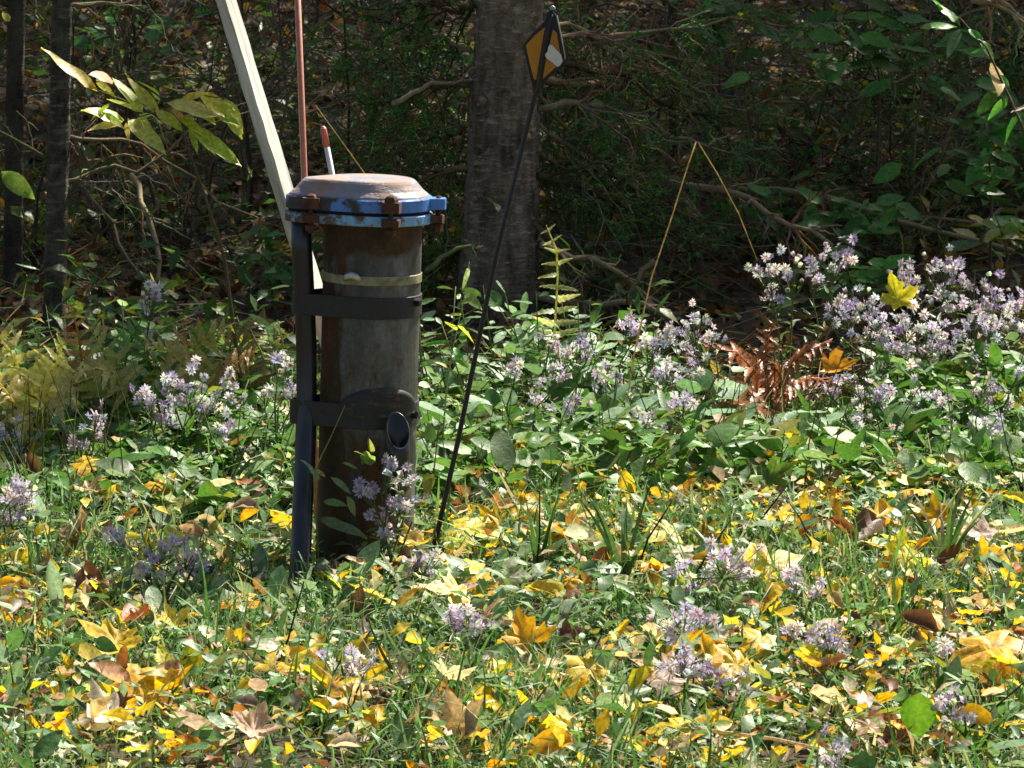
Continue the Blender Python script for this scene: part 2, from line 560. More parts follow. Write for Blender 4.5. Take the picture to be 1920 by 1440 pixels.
YELLOW, GOLD, LEMON = (0.86, 0.58, 0.025), (0.86, 0.45, 0.012), (0.78, 0.68, 0.06)
TAN, CREAM, BROWN, RUSSET = (0.56, 0.40, 0.20), (0.80, 0.70, 0.46), (0.17, 0.075, 0.03), (0.36, 0.13, 0.03)

# ------------------------------------------------------------------ words for where a small thing lies
LANDMARKS = [(690, 1050, 'the foot of the pipe'), (817, 1008, 'the foot of the marker rod'), (560, 1090, 'the foot of the conduit'), (985, 1262, 'the spotted golden leaf'), (1858, 1300, 'the big golden maple leaf'),
    (1720, 1350, 'the green paddle leaf'), (1470, 1390, 'the long fallen straw'), (1625, 1045, 'the large brown curled leaf'), (1770, 1040, 'the tall grass tuft'), (1010, 1030, 'the dark shoots in mid lawn'),
    (270, 1340, 'the lower left leaf heap'), (105, 1110, 'the pale strap leaf'), (855, 1040, 'the large yellow leaf by the pipe'), (1330, 1080, 'the farthest lawn aster right of centre'), (1290, 1170, 'the middle lawn aster right of centre'),
    (1310, 1262, 'the nearest lawn aster right of centre'), (650, 1250, 'the grey lilac aster left of centre'), (875, 1162, 'the grey lilac aster in mid lawn'), (1540, 1200, 'the aster below the broad yellow leaf'),
    (1450, 1115, 'the broad yellow leaf'), (1115, 965, 'the pale cream oval leaf'), (1315, 925, 'the pinkish tan leaf'), (30, 940, 'the aster at the left edge'), (325, 1045, 'the aster over the lemon yellow leaf'),
    (1160, 855, 'the foot of the bent straw'), (1540, 690, 'the hanging orange leaf'), (395, 870, 'the orange leaf in the weeds'), (1360, 850, 'the aster before the dead ferns'), (370, 750, 'the thick aster left of the pipe'),
    (70, 730, 'the yellow green fern'), (1680, 760, 'the aster under the hanging orange leaf'), (1800, 750, 'the aster at the bank foot'), (180, 795, 'the small aster below the ferns'), (470, 1000, 'the tan curled leaf by the conduit'),
    (1560, 1410, 'the faded aster at the bottom edge'), (433, 1258, 'the small round golden leaf'), (1880, 1150, 'the slender tuft at the right edge'), (1240, 1320, 'the orange brown leaf')]
USED = set()
def where(px, py, what):
    """The description of a small thing by what it lies next to, each used once."""
    for d, mx, my, ph in sorted((math.hypot(px - a, (py - b) * 1.6), a, b, c) for a, b, c in LANDMARKS):
        dx, dy = px - mx, (py - my) * 1.6
        side = ('right of' if dx > 0 else 'left of') if abs(dx) > abs(dy) else ('in front of' if dy > 0 else 'behind')
        far = 'close ' if d < 70 else ('a little ' if d < 150 else ('well ' if d < 260 else 'far '))
        lab = f'{what} {far}{side} {ph}'
        if lab not in USED and len(lab.split()) <= 16:
            USED.add(lab)
            return lab
    return what

# ================================================================== the setting
def build_ground():
    xs = np.concatenate([np.linspace(-80, -6, 12), np.linspace(-5.8, 7, 150), np.linspace(7.4, 80, 12)])
    ys = np.concatenate([np.linspace(-40, -3.2, 10), np.linspace(-3, 14, 190), np.linspace(14.5, 120, 14)])
    X, Y = np.meshgrid(xs, ys)
    Z = ground_z(X, Y)
    V = np.stack([X, Y, Z], -1).reshape(-1, 3)
    nx = len(xs)
    i, j = np.meshgrid(np.arange(len(ys) - 1), np.arange(nx - 1), indexing='ij')
    a = (i * nx + j).ravel()
    T = np.stack([a, a + 1, a + nx + 1, a + nx], -1)
    o = put('ground', mesh_np('ground', V, T, M['soil']))
    o['kind'] = 'structure'
build_ground()

# ------------------------------------------------------------------ trees
def build_trunk(name, p0, p1, r0, r1, mat, parent, rough=0.06, sides=28, rows=70, seed=0):
    rs = np.random.default_rng(seed)
    t = np.linspace(0, 1, rows)
    a = np.linspace(0, 2 * np.pi, sides, endpoint=False)
    T_, A = np.meshgrid(t, a, indexing='ij')
    ph = rs.uniform(0, 6.28, 6)
    wob = 1 + rough * (0.5 * np.sin(3 * A + 9 * T_ + ph[0]) + 0.4 * np.sin(7 * A - 30 * T_ + ph[1])) + rough * 0.6 * rs.standard_normal(T_.shape)
    flare = 1 + 0.35 * np.exp(-T_ * 30)
    rad = (r0 + (r1 - r0) * T_) * wob * flare
    p0, p1 = np.array(p0), np.array(p1)
    C = p0 + (p1 - p0) * T_[..., None]
    V = np.stack([C[..., 0] + rad * np.cos(A), C[..., 1] + rad * np.sin(A), C[..., 2]], -1).reshape(-1, 3)
    i, j = np.meshgrid(np.arange(rows - 1), np.arange(sides), indexing='ij')
    k = (i * sides + j).ravel()
    k2 = (i * sides + (j + 1) % sides).ravel()
    Q = np.stack([k, k2, k2 + sides, k + sides], -1)
    return put(name, mesh_np(name, V, Q, mat), parent)

CROWN_LEAF = [(np.array([(0, 0, 0), (.32, .5, .06), (0, 1, -.05), (-.32, .5, .06)]), np.array([(0, 1, 2), (0, 2, 3)]))]

def crown_mesh(name, n, radii, seed, size=(0.10, 0.2)):
    """Leaves gathered in clumps through an ellipsoid, plus the limbs that carry them."""
    rs = np.random.default_rng(seed)
    nc = max(8, n // 70)
    u = rs.standard_normal((nc, 3))
    u /= np.linalg.norm(u, axis=1)[:, None]
    cc = u * rs.uniform(0.25, 1, (nc, 1)) ** 0.5 * np.array(radii)
    which = rs.integers(0, nc, n)
    p = cc[which] + rs.standard_normal((n, 3)) * np.array(radii) * 0.13
    Rm = rot_np(rs.uniform(0, 6.28, n), rs.uniform(-1, 1, n), rs.uniform(-.8, .8, n))
    cols = pick([(4, (0.07, 0.12, 0.02)), (3, (0.12, 0.15, 0.02)), (2, (0.3, 0.22, 0.02)), (1, (0.22, 0.1, 0.02))], n)
    return p, Rm, rs.uniform(*size, n), cols, cc

def canopy_tree(name, label, x, y, h, r, crown_c, radii, n, seed, group=None, bark='bark_dark', lean=(0, 0)):
    t = thing(name, label, 'tree', (x, y, gz(x, y)), group)
    build_trunk('trunk', (0, 0, -0.1), (lean[0], lean[1], h), r, r * 0.3, M[bark], t, seed=seed, sides=14, rows=30)
    p, Rm, sc, cols, cc = crown_mesh('crown', n, radii, seed)
    c = np.array(crown_c)
    o = scatter('crown', CROWN_LEAF, p + c, Rm, sc, cols, M['leaf'], t)
    mb = MB()
    for q in cc[:14]:
        b = Vector((lean[0] * .6, lean[1] * .6, h * .6))
        e = Vector(q) + Vector(crown_c)
        mb.tube([b, b.lerp(e, .5) + Vector((0, 0, .2)), e], [r * .3, r * .18, r * .05], 5)
    mb.obj('limbs', M['bark_dark'], t)
    return t

# (name, label, x, y, height, trunk radius, crown centre, crown radii, leaves)
CANOPY = [  # unseen trees, placed and crowned for the shade they cast
    ('shade_maple', 'unseen tall dark maple beyond the frame, first tree right of the fir', 3.4, 9.6, 8.0, .13, (0, .3, 6.3), (2.8, 2.4, 2.0), 5600),
    ('shade_maple', 'unseen tall maple rooted right of the flowering bank', 5.8, 10.2, 9.0, .15, (0, 0, 7.0), (2.8, 2.6, 2.2), 5200),
    ('shade_maple', 'unseen tall maple deep in the woods behind the fir', 2.9, 12.6, 9.5, .14, (-.6, 0, 7.0), (2.8, 2.6, 2.4), 5200),
    ('shade_maple', 'unseen tall maple deep in the woods left of the fir', -2.9, 9.4, 9.0, .14, (1.0, .6, 6.8), (2.8, 2.4, 2.2), 5200),
    ('shade_maple', 'unseen tall maple rooted left of the ferns and well back', -4.2, 13.0, 9.5, .15, (.5, 0, 7.2), (2.9, 2.6, 2.4), 5200),
    ('shade_maple', 'unseen tall maple at the far right of the woods', 7.8, 14.0, 10.0, .16, (0, 0, 7.2), (3.0, 2.8, 2.4), 5200),
    ('shade_maple', 'unseen tall maple farthest back in the woods', 1.0, 17.5, 10.0, .16, (0, 0, 7.0), (3.2, 2.8, 2.6), 5200),
    ('shade_maple', 'unseen tall maple farthest back on the right of the woods', 5.0, 17.0, 10.0, .16, (0, 0, 7.0), (3.2, 2.8, 2.6), 5200),
    ('shade_maple', 'unseen sparse young maple added for shade right of the fir, thin of leaf', 2.35, 5.9, 6.6, .07, (-.85, 0, 6.0), (1.15, 1.0, .9), 330),  # added so that its crown shades the weeds left of the pipe
]
for i, (nm, lb, x, y, h, r, cc, rd, n) in enumerate(CANOPY):
    canopy_tree(nm, lb, x, y, h, r, cc, rd, n, 100 + i, 'unseen trees placed for their shade')

# ---- twigs and dead branches
def twiggy(mb, pts, r0, r1, nsub, sublen, rs, col, droop=0.25, level=0, green=0.0):
    """A tapering limb through pts carrying crooked side twigs."""
    pts = [Vector(p) for p in pts]
    fine = []
    seg = 4
    for a, b in zip(pts[:-1], pts[1:]):
        for k in range(seg):
            q = a.lerp(b, k / seg)
            L = (b - a).length
            fine.append(q + Vector((rs.gauss(0, .012), rs.gauss(0, .012), rs.gauss(0, .014))) * min(1, L * 2.2))
    fine.append(pts[-1])
    n = len(fine)
    mb.tube(fine, [r0 + (r1 - r0) * i / (n - 1) for i in range(n)], 5 if level == 0 else 3, col, cap=level == 0)
    for k in range(nsub):
        f = rs.uniform(.12, 1)
        i = min(n - 2, int(f * (n - 1)))
        d = (fine[i + 1] - fine[i]).normalized()
        side = Vector((rs.gauss(0, 1), rs.gauss(0, 1), rs.gauss(-droop, .8)))
        side = (side - d * side.dot(d)).normalized()
        dirv = (d * rs.uniform(.3, 1.1) + side).normalized()
        L = sublen * rs.uniform(.35, 1.1) * (1.1 - .6 * f)
        p = fine[i]
        q1 = p + dirv * L * .5 + Vector((0, 0, rs.gauss(0, .04) * L))
        q2 = p + dirv * L + Vector((rs.gauss(0, .12) * L, rs.gauss(0, .12) * L, -droop * L * rs.uniform(0, .8)))
        c2 = tuple(x * rs.uniform(.6, 1.35) for x in col)
        if level < 1:
            twiggy(mb, [p, q1, q2], max(r1, r0 * .38), .0011, max(2, int(nsub * .22)), L * .5, rs, c2, droop, level + 1, green)
        else:
            mb.tube([p, q1, q2], [.0022, .0018, .0009], 3, c2, cap=False)
            if rs.random() < green:
                cn = rs.choice(NEEDLE)
                for g in range(14):
                    a = p.lerp(q2, (g + rs.random()) / 14)
                    e = a + (dirv * .5 + Vector((rs.gauss(0, 1), rs.gauss(0, 1), rs.gauss(0, .6)))).normalized() * rs.uniform(.014, .028)
                    w = Vector((rs.gauss(0, 1), rs.gauss(0, 1), rs.gauss(0, 1))).normalized() * .003
                    mb.add([a - w, a + w, e], [(0, 1, 2)], cn)

TWIG_COLS = [(.15, .115, .06), (.22, .18, .10), (.08, .06, .032), (.12, .125, .045), (.26, .20, .11)]
NEEDLE = [(.08, .27, .04), (.11, .32, .06), (.06, .18, .03), (.16, .28, .06)]

# the fir in the middle, with its dead lower boughs
FIR_Y = 3.5
fb = at(924, 592, FIR_Y)
fir = thing('fir_tree', 'stout brown barked fir trunk with dead boughs behind the marker', 'tree', (fb.x, fb.y, gz(fb.x, fb.y)))
ft = at(950, 0, FIR_Y)
lean = (ft.x - fb.x) / (ft.z - fb.z)
build_trunk('trunk', (0, 0, -.15), (lean * 15, 0, 15), .088, .035, M['bark'], fir, .055, 64, 900, 3)
p, Rm, sc, cols, cc = crown_mesh('crown', 4200, (2.0, 1.8, 2.4), 55, (.08, .16))
scatter('crown', CROWN_LEAF, p * np.array((.7, .7, 1.1)) + np.array((lean * 13, 0, 13.6)), Rm, sc, cols, M['leaf'], fir)
rs = random.Random(5)
FIR_BOUGHS = [  # start, bends, end in photograph pixels, and how far back the tip lies
    [(1010, 110), (1130, 140), (1300, 215), (1480, 330), 1.0], [(1005, 150), (1150, 165), (1330, 195), (1560, 190), 1.3],
    [(1005, 175), (1080, 260), (1170, 340), (1240, 400), .3], [(1000, 230), (1110, 300), (1230, 380), (1420, 430), .5],
    [(1005, 60), (1150, 70), (1360, 30), (1560, 60), 1.2], [(1000, 330), (1090, 350), (1180, 390), (1330, 470), .2],
    [(880, 160), (800, 165), (740, 190), (700, 200), .2], [(880, 310), (820, 320), (770, 350), (720, 345), .3],
    [(890, 10), (860, 20), (800, 10), (700, 40), .4], [(870, 460), (840, 480), (800, 510), (770, 500), .2],
    [(1000, 20), (1100, 60), (1200, 130), (1330, 160), .8], [(1000, 420), (1060, 470), (1130, 540), (1200, 580), .0],
    [(1000, 280), (1150, 330), (1300, 350), (1450, 340), .8], [(880, 230), (840, 260), (790, 250), (720, 300), .5],
    [(1005, 200), (1100, 190), (1250, 250), (1400, 300), .4], [(880, 90), (820, 70), (740, 100), (660, 90), .6],
]
for bl in FIR_BOUGHS:
    back = bl[4]
    n = len(bl) - 1
    pts = [at(*bl[k], FIR_Y - .02 + back * k / (n - 1)) - fir.location for k in range(n)]
    mb = MB()
    twiggy(mb, pts, rs.uniform(.007, .012), .003, 26, .36, rs, rs.choice(TWIG_COLS), green=.7)
    mb.obj('branch', M['twig'], fir)
# old limb scars, darker knots that stand proud
for (px, py, s) in ((905, 188, .011), (945, 315, .012), (985, 258, .012), (948, 15, .014), (935, 372, .008), (890, 372, .008)):
    c = at(px, py, FIR_Y - .088) - fir.location
    mb = MB()
    mb.tube([c + Vector((0, .03, 0)), c + Vector((0, -.006, -.002)), c + Vector((0, -.010, -.003))], [s * 1.4, s, s * .6], 9, (.28, .2, .15))
    mb.obj('knot', M['twig'], fir)

# slim trunks
def slim_tree(name, label, pts, Y, w0, w1, bark, seed):
    b = at(*pts[0], Y)
    t = thing(name, label, 'tree', (b.x, Y, gz(b.x, Y)))
    top = at(*pts[1], Y) - t.location
    k = 3.2 / max(.2, top.z)
    build_trunk('trunk', (0, 0, -.1), (top.x * k, 0, top.z * k), w0, w1, M[bark], t, .09, 18, 220, seed)
    p, Rm, sc, cols, _ = crown_mesh('crown', 500, (.7, .7, .8), seed, (.07, .13))
    scatter('crown', CROWN_LEAF, p + np.array((top.x * k, 0, top.z * k + .2)), Rm, sc, cols, M['leaf'], t)
    rs = random.Random(seed)
    for q in range(5):
        z = rs.uniform(.35, 1.0) * top.z
        x = top.x * z / top.z
        s = rs.choice((-1, 1))
        mb = MB()
        twiggy(mb, [(x, 0, z), (x + s * .2, rs.uniform(-.1, .2), z + rs.uniform(-.05, .15)), (x + s * .5, rs.uniform(-.1, .4), z + rs.uniform(-.25, .3))], .006, .002, 12, .22, rs, rs.choice(TWIG_COLS))
        mb.obj('branch', M['twig'], t)
    return t
slim_tree('young_tree', 'slim grey lichened tree trunk rising behind the ferns at left', ((98, 640), (114, 0)), 2.9, .029, .018, 'bark_grey', 21)
slim_tree('young_tree', 'thin dark tree stem at the left edge beside the lichened trunk', ((22, 640), (30, 0)), 3.6, .026, .018, 'bark_dark', 22)
slim_tree('young_tree', 'thin pale tree stem far back between the fir and the right edge', ((1355, 520), (1350, 0)), 7.5, .04, .03, 'bark_dark', 23)
slim_tree('young_tree', 'thin dark tree stem far back just right of the fir', ((1265, 500), (1262, 0)), 6.0, .018, .012, 'bark_dark', 25)

# a fir out of frame to the right whose dead boughs hang into the picture
rf = at(2150, 560, 5.0)
rfir = thing('fir_tree', 'fir beyond the right edge whose dead boughs sag behind the asters', 'tree', (rf.x, 5.0, gz(rf.x, 5.0)))
build_trunk('trunk', (0, 0, -.15), (.1, 0, 16.0), .13, .04, M['bark'], rfir, .05, 22, 200, 8)
p, Rm, sc, cols, cc = crown_mesh('crown', 5200, (2.2, 2.0, 2.4), 56, (.08, .16))
scatter('crown', CROWN_LEAF, p * np.array((.7, .7, 1.1)) + np.array((.1, 0, 14.2)), Rm, sc, cols, M['leaf'], rfir)
for bl in ([(2130, 500), (1900, 470), (1720, 465), (1500, 380), -.6], [(2130, 420), (1900, 420), (1700, 330), (1480, 260), .3], [(2130, 330), (1900, 345), (1730, 350), (1550, 345), -.2],
           [(2130, 210), (1920, 200), (1760, 120), (1600, 180), -.4], [(2130, 140), (1950, 110), (1800, 40), (1600, 20), .5], [(2130, 300), (1920, 240), (1700, 190), (1480, 190), .8],
           [(2130, 440), (1950, 380), (1780, 420), (1600, 430), -1.0], [(2130, 60), (1960, 50), (1860, 10), (1700, 60), -.3], [(2130, 380), (1900, 300), (1750, 270), (1620, 330), .4],
           [(2130, 520), (1950, 500), (1800, 470), (1640, 480), -.9], [(2130, 250), (1940, 290), (1800, 240), (1660, 100), .9]):
    pts = [at(*bl[k], 5.0 + bl[4] * k / 3) - rfir.location for k in range(4)]
    mb = MB()
    twiggy(mb, pts, rs.uniform(.009, .014), .003, 32, .42, rs, rs.choice(TWIG_COLS), green=.75)
    mb.obj('branch', M['twig'], rfir)

# dead shrubs and fallen sticks tangled in the shade
def dead_shrub(label, px, Y, h, seed, stems=5, spread=.35):
    b = at(px, 600, Y)
    t = thing('dead_shrub', label, 'shrub', (b.x, Y, gz(b.x, Y)), 'bare shrubs in the shaded woods')
    r = random.Random(seed)
    for k in range(stems):
        a = r.uniform(0, 6.28)
        e = Vector((math.cos(a) * spread * r.uniform(.4, 1.2), math.sin(a) * spread * .7, h * r.uniform(.6, 1.1)))
        mb = MB()
        twiggy(mb, [(0, 0, -.04), e * .45 + Vector((0, 0, h * .12)), e], r.uniform(.004, .008), .0015, 16, h * .38, r, r.choice(TWIG_COLS), .05)
        mb.obj('stem', M['twig'], t)
SHRUBS = [(60, 4.2, 1.0, 'left of the lichened trunk'), (190, 4.8, 1.1, 'behind the yellow green sapling'), (330, 4.0, .8, 'below the yellow green sapling'), (470, 5.2, 1.2, 'behind the leaning stake'),
          (660, 4.6, 1.1, 'straight behind the capped pipe'), (760, 5.4, 1.2, 'between the capped pipe and the fir'), (820, 4.2, .7, 'close left of the fir'), (1090, 4.2, .6, 'close right of the fir'),
          (1180, 5.0, .9, 'behind the bent straw'), (1320, 5.6, 1.1, 'right of the bent straw, far back'), (1450, 4.6, .8, 'behind the left end of the aster bank'), (1580, 6.2, 1.2, 'far back above the aster bank'),
          (1700, 4.4, .8, 'close behind the aster bank'), (1830, 5.4, 1.0, 'near the right edge behind the asters'), (560, 6.4, 1.2, 'far back behind the salmon rod'), (250, 6.8, 1.3, 'far back at left')]
for i, (px, Y, h, w) in enumerate(SHRUBS):
    dead_shrub('bare tangled grey brown shrub ' + w, px, Y, h, 300 + i)

def fallen_stick(label, p0, p1, Y0, Y1, r, seed, nsub=10):
    a, b = at(*p0, Y0), at(*p1, Y1)
    rr = random.Random(seed)
    t = MB()
    col = rr.choice(TWIG_COLS)
    twiggy(t, [Vector(), (b - a) * .5 + Vector((0, 0, .03)), b - a], r, r * .5, nsub, .22, rr, tuple(min(1, c * 1.5) for c in col))
    o = t.obj('fallen_branch', M['twig'])
    o.location = a
    tag(o, label, 'branch', 'dead branches lying in the woods')
fallen_stick('dead branch slanting down behind the dry fern', (1020, 460), (1240, 570), 3.2, 3.3, .010, 1)
fallen_stick('pale broken stick standing behind the bent straw base', (1225, 490), (1175, 570), 3.0, 2.95, .009, 2, 3)
fallen_stick('dead branch lying from the fir base toward the asters', (1010, 560), (1330, 620), 3.3, 3.0, .011, 3)
fallen_stick('long dead branch sloping behind the top of the asters', (1330, 350), (1900, 470), 4.4, 3.8, .012, 4, 18)
fallen_stick('dead branch sloping down toward the aster bank from the fir', (1240, 330), (1560, 460), 4.0, 3.6, .012, 5, 18)
fallen_stick('pale mossy branch poking out left of the fir', (735, 195), (885, 155), 3.4, 3.5, .008, 6, 4)
fallen_stick('dead stick leaning left of the yellow green sapling', (130, 330), (280, 560), 3.4, 3.2, .010, 7)
fallen_stick('dead stick crossing the lower left woods', (250, 330), (330, 600), 3.8, 3.3, .009, 8)
fallen_stick('pale short stick left of the fir base', (800, 510), (905, 462), 3.1, 3.2, .008, 9, 3)
fallen_stick('mossy branch arching at the upper right corner', (1820, 0), (1930, 50), 3.4, 3.4, .014, 10, 10)

# ------------------------------------------------------------------ woodland litter (nobody could count it)
n = 30000
x = RNG.uniform(-3.6, 3.8, n); y = 1.6 + 11 * RNG.uniform(0, 1, n) ** 1.35
pos = np.stack([x, y, ground_z(x, y) + RNG.uniform(.003, .07, n) ** 1.2], -1)
o = scatter('leaf_litter', LOWMAPLE + TINY, pos, rot_np(RNG.uniform(0, 6.28, n), RNG.normal(.15, .55, n), RNG.normal(0, .5, n)), RNG.uniform(.022, .082, n),
            pick([(4, (.13, .075, .03)), (3, (.22, .13, .05)), (4, (.06, .034, .018)), (1.3, (.30, .20, .10)), (1.3, (.42, .24, .03)), (2.0, (.07, .10, .025)), (.6, (.40, .14, .03))], n), M['litter'])
o['kind'] = 'stuff'
tag(o, 'brown fallen leaves carpeting the shaded woodland floor', 'leaf litter')

# low green growth on the woodland floor
n = 9000
cx = RNG.uniform(-3.0, 3.4, 130); cy = 2.2 + 8 * RNG.uniform(0, 1, 130) ** 1.4
k = RNG.integers(0, 130, n)
x = cx[k] + RNG.normal(0, .16, n); y = cy[k] + RNG.normal(0, .16, n)
pos = np.stack([x, y, ground_z(x, y) + np.abs(RNG.normal(.0, .12, n)) + .01], -1)
o = scatter('undergrowth', TINY + [NR[0], NR[1], OV[0]], pos, rot_np(RNG.uniform(0, 6.28, n), RNG.normal(-.1, .5, n), RNG.normal(0, .4, n)), RNG.uniform(.03, .085, n),
            pick([(4, (.045, .12, .02)), (3, (.07, .15, .03)), (2, (.12, .15, .02)), (1, (.28, .24, .03))], n), M['leaf'])
o['kind'] = 'stuff'
tag(o, 'scattered low green leaves growing on the shaded woodland floor', 'undergrowth')

# loose dead twigs strewn on the woodland floor
mb = MB()
rs = random.Random(41)
for k in range(1500):
    Y = 1.7 + 7.5 * rs.random() ** 1.6
    X = rs.uniform(-2.6, 2.8)
    a, L, el = rs.uniform(0, 6.28), rs.uniform(.08, .45), rs.uniform(-.05, .5)
    b = Vector((X, Y, gz(X, Y) + rs.uniform(.01, .06)))
    d = Vector((math.cos(a) * math.cos(el), math.sin(a) * math.cos(el), math.sin(el))) * L
    r = rs.uniform(.0012, .0035)
    c = rs.choice(TWIG_COLS)
    mb.tube([b, b + d * .5 + Vector((rs.gauss(0, .03), rs.gauss(0, .03), rs.gauss(0, .03))) * L * 2, b + d], [r, r * .8, r * .4], 3, tuple(q * rs.uniform(.8, 1.7) for q in c), cap=False)
o = mb.obj('twig_litter', M['twig'])
o['kind'] = 'stuff'
tag(o, 'countless thin dead twigs strewn over the shaded woodland floor', 'twigs')

# ================================================================== the capped pipe
PX0, PX1 = at(683, 1050, 0), at(700, 412, 0)
axis = (PX1 - PX0).normalized()
well = thing('well_pipe', 'rusty grey standing well pipe with bolted blue rimmed cap and black bands', 'well pipe', (PX0.x, 0, PX0.z))
well.rotation_mode = 'QUATERNION'
well.rotation_quaternion = Vector((0, 0, 1)).rotation_difference(axis)
def zl(py):
    return (at(690, py, 0).z - PX0.z)
RP = .0925
CX, CY = -.133, -.035    # conduit centre beside the pipe

def circle(c, r, n=64):
    return [(c[0] + r * math.cos(2 * math.pi * i / n), c[1] + r * math.sin(2 * math.pi * i / n)) for i in range(n)]

def hull(pts):
    pts = sorted(set((round(a, 6), round(b, 6)) for a, b in pts))
    def half(ps):
        h = []
        for p in ps:
            while len(h) > 1 and (h[-1][0] - h[-2][0]) * (p[1] - h[-2][1]) - (h[-1][1] - h[-2][1]) * (p[0] - h[-2][0]) <= 0:
                h.pop()
            h.append(p)
        return h
    a, b = half(pts), half(pts[::-1])
    h = a[:-1] + b[:-1]
    out, n = [], len(h)
    for i in range(n):      # even spacing on the straight runs
        p, q = Vector(h[i]), Vector(h[(i + 1) % n])
        m = max(1, int((q - p).length / .012))
        out += [tuple(p.lerp(q, j / m)) for j in range(m)]
    return out

# casing
rows, sides = 60, 56
V, Fc = [], []
for i in range(rows):
    z = -.12 + (zl(400) + .12) * i / (rows - 1)
    for k in range(sides):
        a = 2 * math.pi * k / sides
        V.append((RP * math.cos(a), RP * math.sin(a), z))
for i in range(rows - 1):
    for k in range(sides):
        Fc.append((i * sides + k, i * sides + (k + 1) % sides, (i + 1) * sides + (k + 1) % sides, (i + 1) * sides + k))
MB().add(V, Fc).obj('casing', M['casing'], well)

def ring(name, outline, z0, z1, thick, mat, parent, chamfer=.001):
    """Closed strap of given outline with a softened outer edge."""
    n = len(outline)
    c = (sum(p[0] for p in outline) / n, sum(p[1] for p in outline) / n)
    def off(d):
        r = []
        for i in range(n):
            a, b = Vector(outline[i - 1]), Vector(outline[(i + 1) % n])
            t = (b - a).normalized()
            r.append((outline[i][0] + t.y * d, outline[i][1] - t.x * d))
        return r
    prof = [(0, z0), (thick - chamfer, z0), (thick, z0 + chamfer), (thick, z1 - chamfer), (thick - chamfer, z1), (0, z1)]
    V, Fc = [], []
    for d, z in prof:
        V += [(x, y, z) for x, y in off(d)]
    m = len(prof)
    for j in range(m):
        for i in range(n):
            Fc.append((j * n + i, j * n + (i + 1) % n, ((j + 1) % m) * n + (i + 1) % n, ((j + 1) % m) * n + i))
    return MB().add(V, Fc).obj(name, mat, parent, smooth=False)

strap = ring('strap', circle((0, 0), RP + .0004), zl(525), zl(508), .0018, M['strap'], well)
mb = MB()
a0 = -math.pi / 2 - .36
bc = Vector((math.cos(a0), math.sin(a0), 0)) * (RP + .003)
t_ = Vector((-math.sin(a0), math.cos(a0), 0))
zz = (zl(506) + zl(526)) / 2 + .004
for s in (0,):
    mb.tube([bc + t_ * -.017 + Vector((0, 0, zz - .003)), bc * 1.02 + t_ * -.009 + Vector((0, 0, zz + .003)), bc * 1.03 + Vector((0, 0, zz + .006)), bc * 1.02 + t_ * .009 + Vector((0, 0, zz + .003)), bc + t_ * .017 + Vector((0, 0, zz - .003))],
            [.004, .007, .008, .007, .004], 8)
mb.obj('buckle', M['buckle'], strap)
two = hull(circle((0, 0), RP + .0006) + circle((CX + .008, CY + .002), .0195))
ub = ring('upper_band', two, zl(587), zl(547), .0028, M['black_band'], well)
lb = ring('lower_band', two, zl(791), zl(746), .0028, M['black_band'], well)
for band, py in ((ub, 558), (lb, 768)):
    a = math.acos((782 - 698) / 93 * .98)
    c = Vector((math.cos(-a), math.sin(-a), 0))
    mb = MB()
    z = zl(py)
    mb.tube([c * (RP + .002) + Vector((0, 0, z)), c * (RP + .012) + Vector((0, 0, z)), c * (RP + .014) + Vector((0, 0, z))], [.0085, .0075, .005], 6)
    mb.obj('band_bolt', M['gasket'], band, smooth=False)

# arched saddle plate above the lower band
V, Fc = [], []
na, nz = 22, 6
a_l, a_r = math.acos(max(-1, (642 - 694) / 95)), math.acos(min(1, (783 - 694) / 95))
for i in range(na + 1):
    t = i / na
    a = a_l + (a_r - a_l) * t
    top = zl(756) + (zl(714) - zl(756)) * math.sin(math.pi * min(1, max(0, t))) ** .45
    for j in range(nz + 1):
        z = zl(770) + (top - zl(770)) * j / nz
        rr = RP + .0055 - .002 * (j == nz)
        V.append((rr * math.cos(-a), rr * math.sin(-a), z))
m0 = len(V)
V += [(x * (RP - .001) / math.hypot(x, y), y * (RP - .001) / math.hypot(x, y), z) for x, y, z in V]
for i in range(na):
    for j in range(nz):
        q = (i * (nz + 1) + j, i * (nz + 1) + j + 1, (i + 1) * (nz + 1) + j + 1, (i + 1) * (nz + 1) + j)
        Fc.append(q[::-1])
    q = (i * (nz + 1) + nz, (i + 1) * (nz + 1) + nz)
    Fc.append((q[0], q[1], q[1] + m0, q[0] + m0))
MB().add(V, Fc).obj('saddle', worn_paint('worn_black_saddle', (.007, .007, .009), (.09, .045, .025), .58, .6, 30, (1, 1, 3)), well)

# black drain spout with a cut, open mouth
def loft(rings, closed_ends=False):
    n = len(rings[0])
    V = [p for r in rings for p in r]
    Fc = [(i * n + k, i * n + (k + 1) % n, (i + 1) * n + (k + 1) % n, (i + 1) * n + k) for i in range(len(rings) - 1) for k in range(n)]
    return V, Fc
def spout():
    def loc(px, py, y):
        return Vector(((px - 694) / 1000, y, zl(py)))
    cx, cy, rad = (754 - 694) / 1000, -.117, .0225
    def rg(r, z, cut=0.0, sx=0.0):
        return [Vector((cx + sx + r * math.cos(a), cy + r * math.sin(a), z + cut * math.sin(a) - .25 * cut * math.cos(a))) for a in [2 * math.pi * k / 22 for k in range(22)]]
    zc = zl(787)
    rings = [rg(.002, zc - .075)] + [rg(rad - .0035, zc - .07), rg(rad - .003, zc - .04, .01), rg(rad - .0025, zc, .03)] + [rg(rad, zc + .0008, .03), rg(rad + .001, zc - .03, .012), rg(rad, zc - .06, 0, .001), rg(rad - .002, zl(890), 0, .002), rg(rad - .006, zl(925), 0, .002), rg(.004, zl(930), 0, .002)]
    V, Fc = loft(rings)
    MB().add(V, Fc).obj('drain_spout', plain('scuffed_black_plastic', (.03, .031, .034), .3, 0, .5, 25, bump_s=.1), well)
spout()

